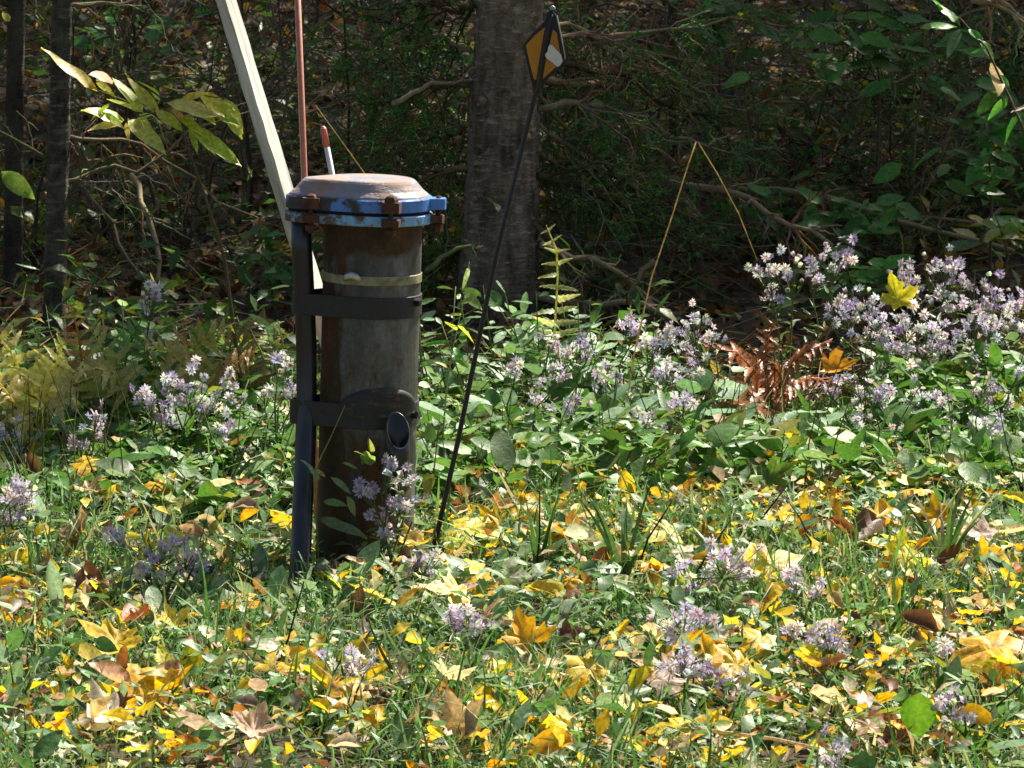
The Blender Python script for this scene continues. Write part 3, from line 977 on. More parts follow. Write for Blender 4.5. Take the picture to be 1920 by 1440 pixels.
# conduit
def loc_of(P):
    return well.rotation_quaternion.to_matrix().inverted() @ (P - well.location)
cp = [(564, 392, -.035), (566, 470, -.036), (571, 560, -.037), (574, 640, -.038), (575, 760, -.040), (572, 860, -.075), (567, 960, -.12), (562, 1085, -.18), (560, 1130, -.20)]
mb = MB()
mb.tube([loc_of(at(px, py, y)) for px, py, y in cp], [.0195] * len(cp), 20)
mb.obj('conduit', plain('scuffed_conduit', (.018, .019, .026), .28, 0, .8, 22, (1, 1, .3), .15, .7), well)

# cap: two bolted flanges, gasket and a low domed lid, drawn out to one side over the conduit
cap_out = hull(circle((0, 0), .112) + circle((CX + .002, CY), .034))
def solid(name, outline, prof, mat, parent, smooth=False):
    """Stack of outlines offset inward (profile of inset, z), closed at both ends."""
    n = len(outline)
    V, Fc = [], []
    for ins, z in prof:
        for i in range(n):
            a, b = Vector(outline[i - 1]), Vector(outline[(i + 1) % n])
            t = (b - a).normalized()
            V.append((outline[i][0] - t.y * ins, outline[i][1] + t.x * ins, z))
    for j in range(len(prof) - 1):
        for i in range(n):
            Fc.append((j * n + i, j * n + (i + 1) % n, (j + 1) * n + (i + 1) % n, (j + 1) * n + i))
    Fc += [tuple(range(n - 1, -1, -1)), tuple((len(prof) - 1) * n + i for i in range(n))]
    return MB().add(V, Fc).obj(name, mat, parent, smooth)
solid('lower_flange', cap_out, [(.003, zl(414)), (.0, zl(412)), (0, zl(397)), (.002, zl(395))], M['pale_blue'], well)
solid('gasket', cap_out, [(.006, zl(396)), (.006, zl(388))], M['gasket'], well)
solid('upper_flange', cap_out, [(.003, zl(389)), (.001, zl(388)), (.001, zl(367)), (.004, zl(364))], M['blue_paint'], well)
# dome
cen = (-.03, -.006)
V, Fc = [], []
n = len(cap_out)
prof = [(.955, zl(365)), (.94, zl(361)), (.86, zl(352)), (.775, zl(338)), (.745, zl(334.5)), (.72, zl(333)), (.3, zl(332)), (.02, zl(331.8))]
for s, z in prof:
    V += [(cen[0] + (x - cen[0]) * s, cen[1] + (y - cen[1]) * s, z) for x, y in cap_out]
for j in range(len(prof) - 1):
    for i in range(n):
        Fc.append((j * n + i, j * n + (i + 1) % n, (j + 1) * n + (i + 1) % n, (j + 1) * n + i))
Fc.append(tuple((len(prof) - 1) * n + i for i in range(n)))
MB().add(V, Fc).obj('lid', M['lid'], well, smooth=False)

def bolt(px, yloc, z_top, z_bot, s=1.0):
    c = Vector(((px - 697) / 1000, yloc, 0))
    mb = MB()
    mb.tube([c + Vector((0, 0, z_bot)), c + Vector((0, 0, z_top))], .0048 * s, 8)
    b = mb.obj('bolt', M['rust'], well)
    mb = MB()
    mb.tube([c + Vector((0, 0, z_top - .013)), c + Vector((0, 0, z_top - .004)), c + Vector((0, 0, z_top)), c + Vector((0, 0, z_top + .003))], [.0135 * s, .0125 * s, .0095 * s, .005 * s], 6)
    mb.obj('nut', M['rust'], b, smooth=False)
    mb = MB()
    mb.tube([c + Vector((0, 0, z_bot + .004)), c + Vector((0, 0, z_bot + .014)), c + Vector((0, 0, z_bot + .016))], [.010 * s, .011 * s, .008 * s], 6)
    mb.obj('nut', M['rust'], b, smooth=False)
    mb = MB()   # lug that the bolt passes through
    for za, zb in ((366, 386), (398, 411)):
        mb.prism([(c.x - .015 * s, c.y - .013), (c.x + .015 * s, c.y - .013), (c.x + .019 * s, c.y + .016), (c.x - .019 * s, c.y + .016)], zl(zb), zl(za))
    mb.obj('lug', M['rust'], b, smooth=False)
bolt(583, -.076, zl(362), zl(432), 1.0)
bolt(733, -.122, zl(356), zl(432), 1.0)
# side ear with its bolt
mb = MB()
mb.prism([(.095, -.034), (.134, -.030), (.137, -.012), (.134, .006), (.095, .012)], zl(386), zl(366))
ear = mb.obj('ear', M['blue_paint'], well, smooth=False)
mb = MB()
mb.prism([(.098, -.032), (.130, -.028), (.134, -.012), (.130, .004), (.098, .010)], zl(411), zl(398))
mb.obj('ear_plate', M['rust'], ear, smooth=False)
mb = MB()
c = Vector((.122, -.014, 0))
mb.tube([c + Vector((0, 0, zl(432))), c + Vector((0, 0, zl(362)))], .0048, 8)
eb = mb.obj('bolt', M['rust'], well)
mb = MB()
mb.tube([c + Vector((0, 0, zl(428))), c + Vector((0, 0, zl(414)))], .010, 6)
mb.obj('nut', M['rust'], eb, smooth=False)
bolt(640, .108, zl(362), zl(430), .9)
bolt(760, .092, zl(362), zl(430), .9)

# ================================================================== stakes and rods round the pipe
def stake():
    Y = .30
    b, t = at(754, 985, Y), at(332, -300, Y)
    b.z = gz(b.x, Y) - .08
    d = t - b
    L = d.length
    s = .0145
    mb = MB()
    rs = random.Random(2)
    nseg = 40
    V, Fc = [], []
    for i in range(nseg + 1):
        z = L * i / nseg
        for dx, dy in ((-1, -1), (1, -1), (1, 1), (-1, 1)):
            for e in (0,):
                V.append((dx * s * .74 + rs.uniform(-.0009, .0009), dy * s * 1.75 + rs.uniform(-.0009, .0009), z))
    for i in range(nseg):
        for k in range(4):
            Fc.append((i * 4 + k, i * 4 + (k + 1) % 4, i * 4 + 4 + (k + 1) % 4, i * 4 + 4 + k))
    Fc += [(3, 2, 1, 0), tuple(nseg * 4 + k for k in range(4))]
    o = MB().add(V, Fc).obj('wooden_stake', M['timber'], smooth=False)
    z = d.normalized()
    x = Vector((1, -.32, 0)); x = (x - z * x.dot(z)).normalized()
    y = z.cross(x)
    o.matrix_world = Matrix.Translation(b) @ Matrix((x, y, z)).transposed().to_4x4()
    tag(o, 'pale weathered square wooden stake leaning behind the pipe cap', 'stake')
stake()

def rod(name, label, p0, p1, Y, r, mat, ext=0, tip=None):
    b, t = at(*p0, Y), at(*p1, Y)
    b.z = gz(b.x, Y) - .05
    d = t - b
    o = MB().tube([Vector(), d * .5, d * (1 + ext)], [r, r, r], 10).obj(name, mat)
    o.location = b
    tag(o, label, 'rod')
    if tip:
        c = MB()
        c.tube([d * (1 - tip), d * .998, d * 1.004], [r * 1.12, r * 1.1, r * .6], 10)
        c.obj('tip', M['red_tip'], o)
    return o
rod('thin_rod', 'thin salmon pink rod rising straight behind the pipe cap', (598, 1000), (556, -60), .24, .0062, M['copper'])
rod('short_rod', 'short glossy white rod with a red tip behind the pipe cap', (768, 1000), (606, 240), .16, .0055, M['white_rod'], tip=.042)

# ================================================================== kite shaped marker on a black rod
MB_ = gp(812, 1034)
MY = MB_.y
mk = thing('marker_stake', 'leaning black rod with an amber and white kite shaped marker', 'marker', MB_)
def ml(px, py, dy=0):
    v = at(px, py, MY) - mk.location
    v.y += dy
    return v
mb = MB()
mb.tube([ml(806, 1056), ml(812, 1034), ml(858, 830), ml(893, 660), ml(928, 490), ml(965, 335), ml(1003, 178), ml(1010, 150)], [.0052, .0052, .005, .0048, .0047, .0045, .0048, .006], 10)
mb.obj('rod', M['rod_black'], mk)
def plate(name, poly, y0, y1, mat, parent):
    n = len(poly)
    V = [ml(px, py, y0) for px, py in poly] + [ml(px, py, y1) for px, py in poly]
    Fc = [(i, (i + 1) % n, n + (i + 1) % n, n + i) for i in range(n)] + [tuple(range(n - 1, -1, -1)), tuple(range(n, 2 * n))]
    return MB().add(V, Fc).obj(name, mat, parent, smooth=False)
plate('frame', [(1027, 22), (1036, 15), (1044, 22), (1050, 60), (1056, 92), (1061, 119), (1052, 127), (1028, 147), (1010, 176), (999, 176), (998, 160), (988, 120), (980, 84), (998, 62), (1022, 38)], .0, .006, M['rod_black'], mk)
plate('amber_panel', [(1023, 50), (1008, 152), (1001, 148), (993, 117), (986, 85), (1003, 66)], -.0014, .0, M['orange'], mk)
plate('amber_panel', [(1037, 55), (1044, 62), (1053, 116), (1046, 122), (1017, 149), (1014, 150)], -.0014, .0, M['orange'], mk)
mb = MB()
mb.tube([ml(1008, 172, -.002), ml(1016, 120, -.002), ml(1026, 60, -.002), ml(1034, 26, -.002)], [.0055, .006, .0058, .0045], 8)
mb.obj('centre_rib', M['rod_black'], mk)
plate('white_patch', [(1031, 83), (1036, 85), (1046, 96), (1052, 102), (1055, 114), (1050, 122), (1045, 125), (1036, 117), (1024, 108), (1022, 102), (1027, 95), (1028, 87)], -.0095, -.0050, M['white_patch'], mk)
mb = MB()
mb.tube([ml(1036, 20, .002), ml(1044, 30, .0), ml(1050, 58, -.002), ml(1054, 78, -.002), ml(1060, 110, 0)], [.002, .0015, .0013, .0013, .0011], 6, (1, 1, 1))
mb.obj('edge_wire', plain('grey_wire', (.35, .36, .38), .5), mk)
mb = MB()
mb.tube([ml(1036, 19, .003), ml(1037, 13, .003), ml(1038, 11, .003)], [.0055, .005, .002], 8)
mb.obj('top_cap', plain('top_cap_metal', (.30, .30, .30), .4), mk)

# ================================================================== lawn
FEET = [(gp(562, 1092), .045, .22), (gp(812, 1034), .05, .25), (gp(690, 1062), .10, .10)]
def trodden(xx, yy):
    """True where the ground was trampled bare at the foot of the conduit, rod and pipe."""
    m = np.zeros(len(xx), dtype=bool)
    for p, w, d in FEET:
        m |= (np.abs(xx - p.x) < w) & (yy > p.y - d) & (yy < p.y + .03)
    return m
def px_points(n, y0, y1, x0=-40, x1=1960):
    P = []
    for _ in range(n):
        P.append(gp(random.uniform(x0, x1), random.uniform(y0, y1)))
    return P
n = 66000
yy = -2.1 + 3.9 * RNG.uniform(0, 1, n) ** 1.05
xx = RNG.uniform(-1.35, 1.35, n)
# tufts: thin the grass where leaves lie thick
tuft = np.sin(7.3 * xx + 2 * np.sin(3 * yy)) + np.sin(9.1 * yy - 1.7 * xx + 1) + .8 * np.sin(17 * xx + 13 * yy)
keep = RNG.uniform(0, 1, n) < np.clip(.55 + .28 * tuft, .12, 1) * np.clip(1.5 - .55 * (yy + .4), .3, 1) * np.where(trodden(xx, yy), .25, 1)
xx, yy = xx[keep], yy[keep]
n = len(xx)
pos = np.stack([xx, yy, ground_z(xx, yy) - .004], -1)
h = RNG.gamma(5, .0115, n) * (1 + .25 * np.sin(5 * xx + 3 * yy)) + .015
o = scatter('grass', BLADES, pos, rot_np(RNG.uniform(0, 6.28, n), RNG.normal(0, .42, n), RNG.normal(0, .42, n)), np.stack([np.clip(h, .05, .1), h, h], -1),
            pick([(5, (.075, .19, .04)), (4, (.13, .27, .075)), (4, (.21, .33, .17)), (1.2, (.28, .33, .10)), (1.3, (.46, .42, .25)), (1.5, (.04, .09, .02))], n, .25), M['grass'])
o['kind'] = 'stuff'
tag(o, 'short mixed green lawn grass threaded with straw', 'grass')

# small leaf fragments and clover among the grass
n = 13000
xx = RNG.uniform(-1.35, 1.35, n); yy = RNG.uniform(-2.0, 1.5, n)
drift = np.sin(3.1 * xx + 1.5 * np.sin(2.3 * yy)) + np.sin(4.3 * yy - 2.1 * xx + .5) + .7 * np.sin(9 * xx + 7 * yy)   # leaves gather in drifts
keep = RNG.uniform(0, 1, n) < np.clip(.42 + .34 * drift, .08, 1) * np.where(trodden(xx, yy), .15, 1)
xx, yy = xx[keep], yy[keep]
n = len(xx)
pos = np.stack([xx, yy, ground_z(xx, yy) + RNG.uniform(.004, .062, n)], -1)
o = scatter('leaf_scraps', TINY + LOWMAPLE[:2] + [CURLED[0]], pos, rot_np(RNG.uniform(0, 6.28, n), RNG.normal(.1, .5, n), RNG.normal(0, .5, n)), RNG.uniform(.014, .054, n),
            pick([(5, YELLOW), (2.5, GOLD), (2.5, LEMON), (3, TAN), (3, CREAM), (1.8, BROWN), (1, RUSSET), (2, (.30, .24, .18))], n), M['fallen'])
o['kind'] = 'stuff'
tag(o, 'countless small yellow, tan and brown leaf scraps in the grass', 'leaf litter')
n = 6500
xx = RNG.uniform(-1.35, 1.35, n); yy = RNG.uniform(-2.0, 1.9, n)
yy = np.where(trodden(xx, yy), yy - .5, yy)
pos = np.stack([xx, yy, ground_z(xx, yy) + RNG.uniform(.01, .075, n)], -1)
o = scatter('ground_cover', TINY + [OV[1], OV[2], NR[2]], pos, rot_np(RNG.uniform(0, 6.28, n), RNG.normal(-.05, .45, n), RNG.normal(0, .4, n)), RNG.uniform(.012, .045, n),
            pick([(4, (.11, .24, .06)), (3, (.19, .33, .14)), (3, (.06, .14, .03)), (3, (.30, .42, .22)), (1, (.28, .36, .04))], n), M['herb'])
o['kind'] = 'stuff'
tag(o, 'small green weeds and clover leaves spread through the lawn', 'ground cover')

n = 5200
cx = RNG.uniform(-1.3, 1.3, 150); cy = -2.0 + 2.7 * RNG.uniform(0, 1, 150)
k = RNG.integers(0, 150, n)
xx = cx[k] + RNG.normal(0, .10, n); yy = np.minimum(cy[k] + RNG.normal(0, .09, n), .7)
yy = np.where(trodden(xx, yy), yy - .5, yy)
pos = np.stack([xx, yy, ground_z(xx, yy) + .008 + .07 * RNG.uniform(0, 1, n) ** 1.3], -1)
o = scatter('lawn_weeds', TINY + [OV[0], OV[6], HT[3], NR[1], NR[2], NR[4]], pos, rot_np(RNG.uniform(0, 6.28, n), RNG.normal(-.05, .55, n), RNG.normal(0, .5, n)), .016 + .052 * RNG.uniform(0, 1, n) ** 1.7,
            pick([(4, (.10, .22, .06)), (4, (.17, .30, .13)), (3, (.27, .38, .21)), (2, (.05, .12, .03)), (.8, (.30, .34, .05))], n), M['herb'])
o['kind'] = 'stuff'
tag(o, 'clumps of small grey green weeds growing through the lawn', 'weeds')

# taller weeds along the edge of the woods (one mass)
n = 10500
yy = .45 + 1.35 * RNG.uniform(0, 1, n) ** .9
xx = RNG.uniform(-1.75, 1.75, n)
bank = .075 + .035 * np.clip(yy - .4, 0, 1.6) + .04 * np.sin(3.1 * xx + 1) * np.sin(2.7 * yy)
bank = np.where(xx > .15, bank * 1.12, bank)
bank = np.where((xx > .38) & (xx < .82) & (yy > .9), bank * .45, bank)
bank = np.where((xx < -.85) & (yy > .7), bank * .5, bank)
hh = bank * RNG.uniform(0, 1, n) ** .75
pos = np.stack([xx, yy, ground_z(xx, yy) + hh + .015], -1)
o = scatter('weeds', TINY + [OV[3], OV[4], OV[5], HT[0], HT[1], HT[2], NR[0], NR[3]], pos, rot_np(RNG.uniform(0, 6.28, n), RNG.normal(-.1, .5, n), RNG.normal(0, .45, n)), (.018 + .075 * RNG.uniform(0, 1, n) ** 1.8),
            pick([(5, (.08, .21, .03)), (4, (.13, .29, .06)), (3, (.22, .36, .14)), (2, (.05, .11, .02)), (1.0, (.26, .28, .04)), (.25, (.30, .17, .05))], n), M['herb'])
o['kind'] = 'stuff'
tag(o, 'tangled mass of green weeds along the edge of the woods', 'weeds')
# bare weed stems in the same belt
mb = MB()
rs = random.Random(77)
for k in range(520):
    Y = rs.uniform(.5, 1.9); X = rs.uniform(-1.7, 1.7)
    h = rs.uniform(.08, .26)
    b = Vector((X, Y, gz(X, Y) - .01))
    e = b + Vector((rs.gauss(0, .06), rs.gauss(0, .05), h))
    mb.tube([b, b.lerp(e, .5) + Vector((rs.gauss(0, .012), 0, .01)), e], [.0022, .0018, .001], 3, rs.choice([(.12, .17, .05), (.22, .2, .08), (.14, .09, .04), (.3, .26, .12)]), cap=False)
o = mb.obj('weed_stems', M['twig'])
o['kind'] = 'stuff'
tag(o, 'thin stems of the weeds along the edge of the woods', 'weeds')

# ------------------------------------------------------------------ fallen leaves, one by one
def fallen(px, py, size, col, label, kind='maple', yaw=None, pitch=.2, roll=0.0, lift=.03, group=None, name='fallen_leaf', var=None):
    P = gp(px, py)
    ms = {'maple': ME_MAPLE, 'curled': ME_CURLED, 'oval': ME_FALLOV}[kind]
    me = ms[var if var is not None else random.randrange(len(ms))]
    yaw = random.uniform(0, 6.28) if yaw is None else yaw
    Rm = rot(0, pitch, roll) @ rot(yaw)
    c = Rm @ Vector((0, .38 * size, 0))
    o = put(name, me, None, (P.x - c.x, P.y - c.y, P.z + lift - c.z), Rm, size, col)
    return tag(o, label, 'leaf', group)

SPECIAL = [
    (888, 1048, .12, LEMON, 'large clear yellow maple leaf lying right of the pipe base', 'maple', 4.4, .35, .0),
    (778, 1078, .07, YELLOW, 'yellow maple leaf tucked against the right foot of the pipe', 'maple', 2.2, .25, .1),
    (985, 1262, .085, GOLD, 'black spotted golden leaf standing up alone in the grass at lower middle', 'maple', .3, .9, .2),
    (1862, 1310, .15, (.90, .55, .06), 'big pointed golden maple leaf near the lower right edge', 'maple', 3.4, .6, -.1),
    (1115, 965, .085, CREAM, 'pale cream oval leaf lying flat in the middle distance', 'oval', 1.4, .25, 0),
    (1315, 925, .10, (.72, .52, .36), 'pinkish tan maple leaf with a golden one at the foot of the asters', 'maple', 2.0, .7, .2),
    (1325, 890, .06, GOLD, 'small golden leaf perched above the pinkish tan leaf', 'curled', .6, .7, .2),
    (1168, 982, .075, YELLOW, 'bright yellow folded leaf standing on edge in the middle distance', 'curled', .2, 1.2, .3),
    (1385, 945, .12, CREAM, 'broad cream leaf lying below the green maple leaf', 'maple', 1.0, .5, .1),
    (1515, 915, .07, (.85, .75, .55), 'pale upright leaf at the right foot of the asters', 'curled', .1, 1.1, 0),
    (1625, 1045, .11, BROWN, 'large dark brown curled leaf right of the lawn centre', 'curled', 2.6, .6, .4),
    (1580, 1060, .06, RUSSET, 'russet scrap of leaf beside the large dark brown curled leaf', 'curled', 1.2, .6, .2),
    (1450, 1115, .12, YELLOW, 'broad yellow leaf beneath the lilac flowers right of centre', 'maple', 5.3, .6, .1),
    (1695, 1105, .085, LEMON, 'yellow leaf lying on tan ones below the brown curled leaf', 'maple', 2.5, .6, .0),
    (1770, 935, .085, LEMON, 'yellow leaf caught in grass at right middle distance', 'maple', .7, .8, .2),
    (300, 965, .065, GOLD, 'golden leaf on dark weeds at left middle distance', 'maple', 1.7, .6, .1),
    (335, 1080, .08, LEMON, 'lemon yellow leaf under the low lilac flowers at left', 'maple', .5, .9, .2),
    (480, 965, .08, (.42, .17, .08), 'reddish brown leaf left of the black conduit', 'oval', .9, .5, .1),
    (465, 1005, .06, (.45, .32, .22), 'tan curled leaf left of the conduit foot', 'curled', 1.3, .4, .2),
    (270, 1350, .115, GOLD, 'golden leaf on the heap of leaves at lower left', 'maple', 4.2, .6, .1),
    (315, 1310, .07, LEMON, 'upright yellow leaf in the heap of leaves at lower left', 'oval', .4, .9, .1),
    (215, 1275, .10, YELLOW, 'spiky yellow maple leaf at the back of the lower left heap', 'maple', 2.9, .7, .0),
    (330, 1335, .06, TAN, 'tan rolled leaf on the lower left heap of leaves', 'curled', 1.9, .3, .2),
    (200, 1415, .09, (.8, .72, .6), 'whitish curled oak like leaf at the bottom left', 'maple', 2.4, .5, .4),
    (370, 1425, .085, TAN, 'olive tan leaf at the bottom edge left of centre', 'oval', .8, .5, 0),
    (655, 1370, .075, GOLD, 'golden leaf at the bottom left of centre', 'maple', 1.1, .7, .2),
    (850, 1425, .075, (.75, .5, .25), 'pale orange leaf at the bottom edge near the middle', 'maple', .3, .6, .1),
    (390, 1250, .06, CREAM, 'pale cream strip of leaf in the grass left of centre', 'oval', 4.0, .4, .2),
    (433, 1258, .035, GOLD, 'small round golden leaf in the grass left of centre', 'oval', .2, .9, 0),
    (1030, 1170, .08, YELLOW, 'bright yellow crumpled leaf in the centre of the lawn', 'curled', .9, .7, .2),
    (1100, 1325, .085, YELLOW, 'yellow leaf with dark stems across it, lower middle', 'maple', 2.4, .6, .2),
    (1240, 1320, .085, (.55, .30, .10), 'orange brown leaf right of the lower middle', 'maple', 1.2, .5, .1),
    (1075, 1040, .075, (.45, .32, .26), 'mauve tan crumpled leaf behind the green shoots in mid lawn', 'curled', .9, .4, .3),
    (915, 975, .09, CREAM, 'cream fallen leaf behind the large yellow leaf by the pipe', 'maple', .5, .3, .0),
    (1445, 955, .095, (.16, .28, .03), 'green maple leaf lying at the foot of the asters', 'maple', 3.6, .8, .1),
]
for i, s in enumerate(SPECIAL):
    fallen(s[0], s[1], s[2], s[3], s[4], s[5], s[6], s[7], s[8], lift=.075 if s[2] > .12 else .058, var=None)
# two leaves caught up in the plants
def caught(px, py, Y, size, col, label, yaw, pitch, me):
    o = put('fallen_leaf', me, None, at(px, py, Y), rot(0, pitch, 0) @ rot(yaw), size, col)
    tag(o, label, 'leaf')
caught(1690, 580, 1.7, .085, (.62, .55, .03), 'yellow maple leaf caught high among the lilac asters', .3, 1.2, ME_MAPLE[2])
caught(1540, 690, 1.5, .085, (.85, .38, .02), 'orange curled maple leaf hanging over the rusty dead ferns', 4.6, .7, ME_MAPLE[4])
caught(395, 870, 1.0, .075, (.82, .45, .03), 'orange yellow leaf standing in the weeds at left', 0.5, 1.2, ME_FALLOV[1])

CLASSES = [  # weight, colour, label of what cannot be told apart, kinds
    (5, YELLOW, 'yellow fallen leaf', ('maple', 'oval', 'maple', 'curled')),
    (3, GOLD, 'golden orange fallen leaf', ('maple', 'curled', 'oval')),
    (2.2, LEMON, 'greenish yellow fallen leaf', ('maple', 'oval')),
    (3.2, TAN, 'tan dried leaf', ('curled', 'maple', 'oval')),
    (3, CREAM, 'cream dried leaf', ('curled', 'oval', 'maple')),
    (1.5, BROWN, 'dark brown dried leaf', ('curled', 'maple')),
    (.8, RUSSET, 'russet fallen leaf', ('maple', 'curled')),
]
HEAPS = [(260, 1330, 130, 60), (180, 1020, 120, 40), (850, 1010, 90, 45), (1070, 1100, 120, 60), (1450, 1080, 150, 60), (1650, 1060, 160, 70), (1800, 960, 120, 50), (1560, 900, 160, 30),
         (1080, 1330, 140, 60), (680, 1350, 90, 50), (1340, 1360, 130, 60), (1800, 1350, 110, 70), (850, 1130, 120, 50), (480, 1120, 110, 50), (1130, 950, 130, 35), (600, 1110, 100, 30)]
w = np.array([c[0] for c in CLASSES])
for i in range(290):
    if random.random() < .62:
        hx, hy, sx, sy = random.choice(HEAPS)
        px, py = random.gauss(hx, sx), random.gauss(hy, sy)
    else:
        px, py = random.uniform(-20, 1940), random.uniform(900, 1460)
    py = min(max(py, 885), 1465)
    if (755 < px < 875 and 920 < py < 1130) or (500 < px < 625 and 1040 < py < 1200):
        px += 260
    c = CLASSES[RNG.choice(len(CLASSES), p=w / w.sum())]
    col = tuple(min(1, x * random.uniform(.8, 1.15)) for x in c[1])
    fallen(px, py, random.uniform(.038, .09), col, where(px, py, c[2]), random.choice(c[3]), None, random.gauss(.3, .35), random.gauss(0, .4), random.uniform(.02, .075), 'fallen leaves strewn over the lawn')

# ------------------------------------------------------------------ leafy herbs
def herb(base, h, nleaf, size, cols, label, group, heart=False, lean=(0, 0), name='leafy_weed'):
    t = thing(name, label, 'weed', base, group)
    mb = MB()
    tip = Vector((lean[0], lean[1], h))
    midp = tip * .5 + Vector((random.gauss(0, .02), random.gauss(0, .02), h * .06))
    mb.tube([Vector((0, 0, -.02)), midp, tip], [.0024, .002, .0012], 5, (.16, .2, .07))
    mb.obj('stem', M['twig'], t)
    a = random.uniform(0, 6.28)
    for k in range(nleaf):
        f = (k + .6) / nleaf
        p = Vector((0, 0, 0)).lerp(tip, f) if f > .5 else midp * (f * 2)
        a += 2.4 + random.gauss(0, .3)
        el = random.gauss(.15, .35)
        d = Vector((math.cos(a) * math.cos(el), math.sin(a) * math.cos(el), math.sin(el)))
        s = size * random.uniform(.6, 1.2) * (1.15 - .45 * f)
        ms = ME_HEART if heart else ME_HERB
        up = Vector((random.gauss(0, .35), random.gauss(-.12, .3), 1))
        q = p + d * s * .18
        c = random.choice(cols)
        j = random.uniform(.75, 1.25)
        put('leaf', random.choice(ms), t, q, frame_yz(d, up), s, tuple(min(1, x * j) for x in c))
    return t
GREENS = [(.10, .22, .06), (.15, .28, .10), (.20, .33, .16), (.08, .17, .04), (.14, .30, .05)]
PALE = [(.24, .40, .22), (.32, .48, .28), (.19, .35, .17), (.26, .42, .18)]
BRIGHT = [(.16, .34, .03), (.22, .38, .04), (.12, .28, .03)]
for i in range(74):     # lawn weeds
    px, py = random.uniform(0, 1920), random.uniform(930, 1440)
    if (740 < px < 880 and 920 < py < 1150) or (490 < px < 640 and 1030 < py < 1220):
        px += 260
    P = gp(px, py)
    herb(P, random.uniform(.02, .08), random.randint(4, 7), random.uniform(.035, .075), GREENS + PALE, where(px, py, 'low broad leaved weed'), 'low weeds in the lawn', random.random() < .3)
for i in range(52):     # bank right of the marker: pale heart shaped leaves
    px, py = random.uniform(830, 1920), random.uniform(745, 915)
    if 1270 < px < 1590 and py < 830:
        py += 85
    P = gp(px, py)
    herb(P, random.uniform(.06, .19), random.randint(5, 8), random.uniform(.065, .115), PALE + GREENS[:2], where(px, py, 'pale heart leaved weed'), 'heart leaved weeds in the bank', random.random() < .75, (random.gauss(0, .04), random.gauss(-.02, .04)))
for i in range(46):     # left of the pipe, darker and bushier
    px, py = random.uniform(-10, 570), random.uniform(725, 910)
    P = gp(px, py)
    herb(P, random.uniform(.06, .2), random.randint(6, 10), random.uniform(.05, .085), GREENS + BRIGHT, where(px, py, 'dark green leafy weed'), 'leafy weeds left of the pipe', random.random() < .35, (random.gauss(0, .04), random.gauss(-.02, .04)))
for i in range(64):     # taller growth that hides the foot of the woods
    px, py = (random.uniform(790, 1270), random.uniform(748, 810)) if i < 38 else (random.uniform(140, 570), random.uniform(748, 820))
    P = gp(px, py)
    herb(P, random.uniform(.13, .27) * (1.15 if px < 1050 and px > 790 else 1), random.randint(9, 14), random.uniform(.045, .08), PALE[:2] + GREENS if i < 38 else GREENS + BRIGHT, where(px, py, 'tall leafy green weed'), 'tall weeds at the edge of the woods', random.random() < .3, (random.gauss(0, .05), random.gauss(-.02, .04)), 'tall_weed')
# weeds that can be told apart
herb(gp(690, 1062), .16, 9, .075, PALE, 'pale leafy weed growing up against the front of the pipe', None, False, (-.06, -.02))
herb(gp(615, 1062), .13, 7, .07, PALE, 'pale leafy weed at the gap between conduit and pipe', None, False, (.04, -.02))
herb(gp(655, 1120), .05, 5, .09, PALE, 'flat broad leaved weed in front of the pipe foot', None, False)
herb(gp(75, 1345), .09, 6, .08, [(.02, .05, .012), (.03, .06, .02)], 'leafy weed coloured very dark as if shaded at the lower left edge', None, False)  # shade on these leaves is put into their dark colour
herb(gp(1285, 870), .1, 4, .10, PALE, 'weed with large pale heart leaves left of the fallen tan leaf', None, True)

def single_leaf_plant(label, pts, Y, width, col, me, name='broad_leaf'):
    b, t = at(*pts[0], Y), at(*pts[1], Y)
    o = thing(name, label, 'plant', (b.x, Y, gz(b.x, Y)))
    mb = MB()
    mb.tube([Vector((0, 0, -.02)), (b - o.location) + Vector((0, .004, .0)), (t - o.location) * .2 + (b - o.location) * .8 + Vector((0, .012, 0))], [.003, .003, .002], 5, (.5, .6, .25))
    mb.obj('stalk', M['twig'], o)
    put('leaf', me, o, b - o.location, frame_yz(t - b, Vector((0, -1, .25))), (width, (t - b).length, (t - b).length), col)
    return o
bv, bt = leaf_ovate(1.0, .18, .08, .1, .015, 12, .62, 5)
big = mesh_np('paddle_leaf', bv, bt, M['herb'], [(1.5, 1.35, 2.0) if i % 3 == 1 else ((.85, .88, .8) if (i // 3) % 2 else (1.08, 1.08, 1.08)) for i in range(len(bv))])
g = gp(1716, 1425)
single_leaf_plant('single upright bright green paddle shaped leaf at lower right', ((1718, 1395), (1722, 1296)), g.y, .056, (.13, .30, .015), big)
g = gp(110, 1185)
single_leaf_plant('upright pale green strap leaf left of centre in the lawn', ((118, 1180), (95, 1045)), g.y, .03, (.26, .40, .20), ME_NR[0] if False else big, 'strap_leaf')
g = gp(25, 1345)
single_leaf_plant('long arching green leaf at the lower left edge', ((5, 1340), (42, 1232)), g.y, .028, (.18, .32, .12), big, 'strap_leaf')
g = gp(1890, 1120)
single_leaf_plant('broad grey green leaf leaning in at the right edge', ((1930, 1115), (1835, 1042)), g.y, .04, (.22, .36, .20), big)

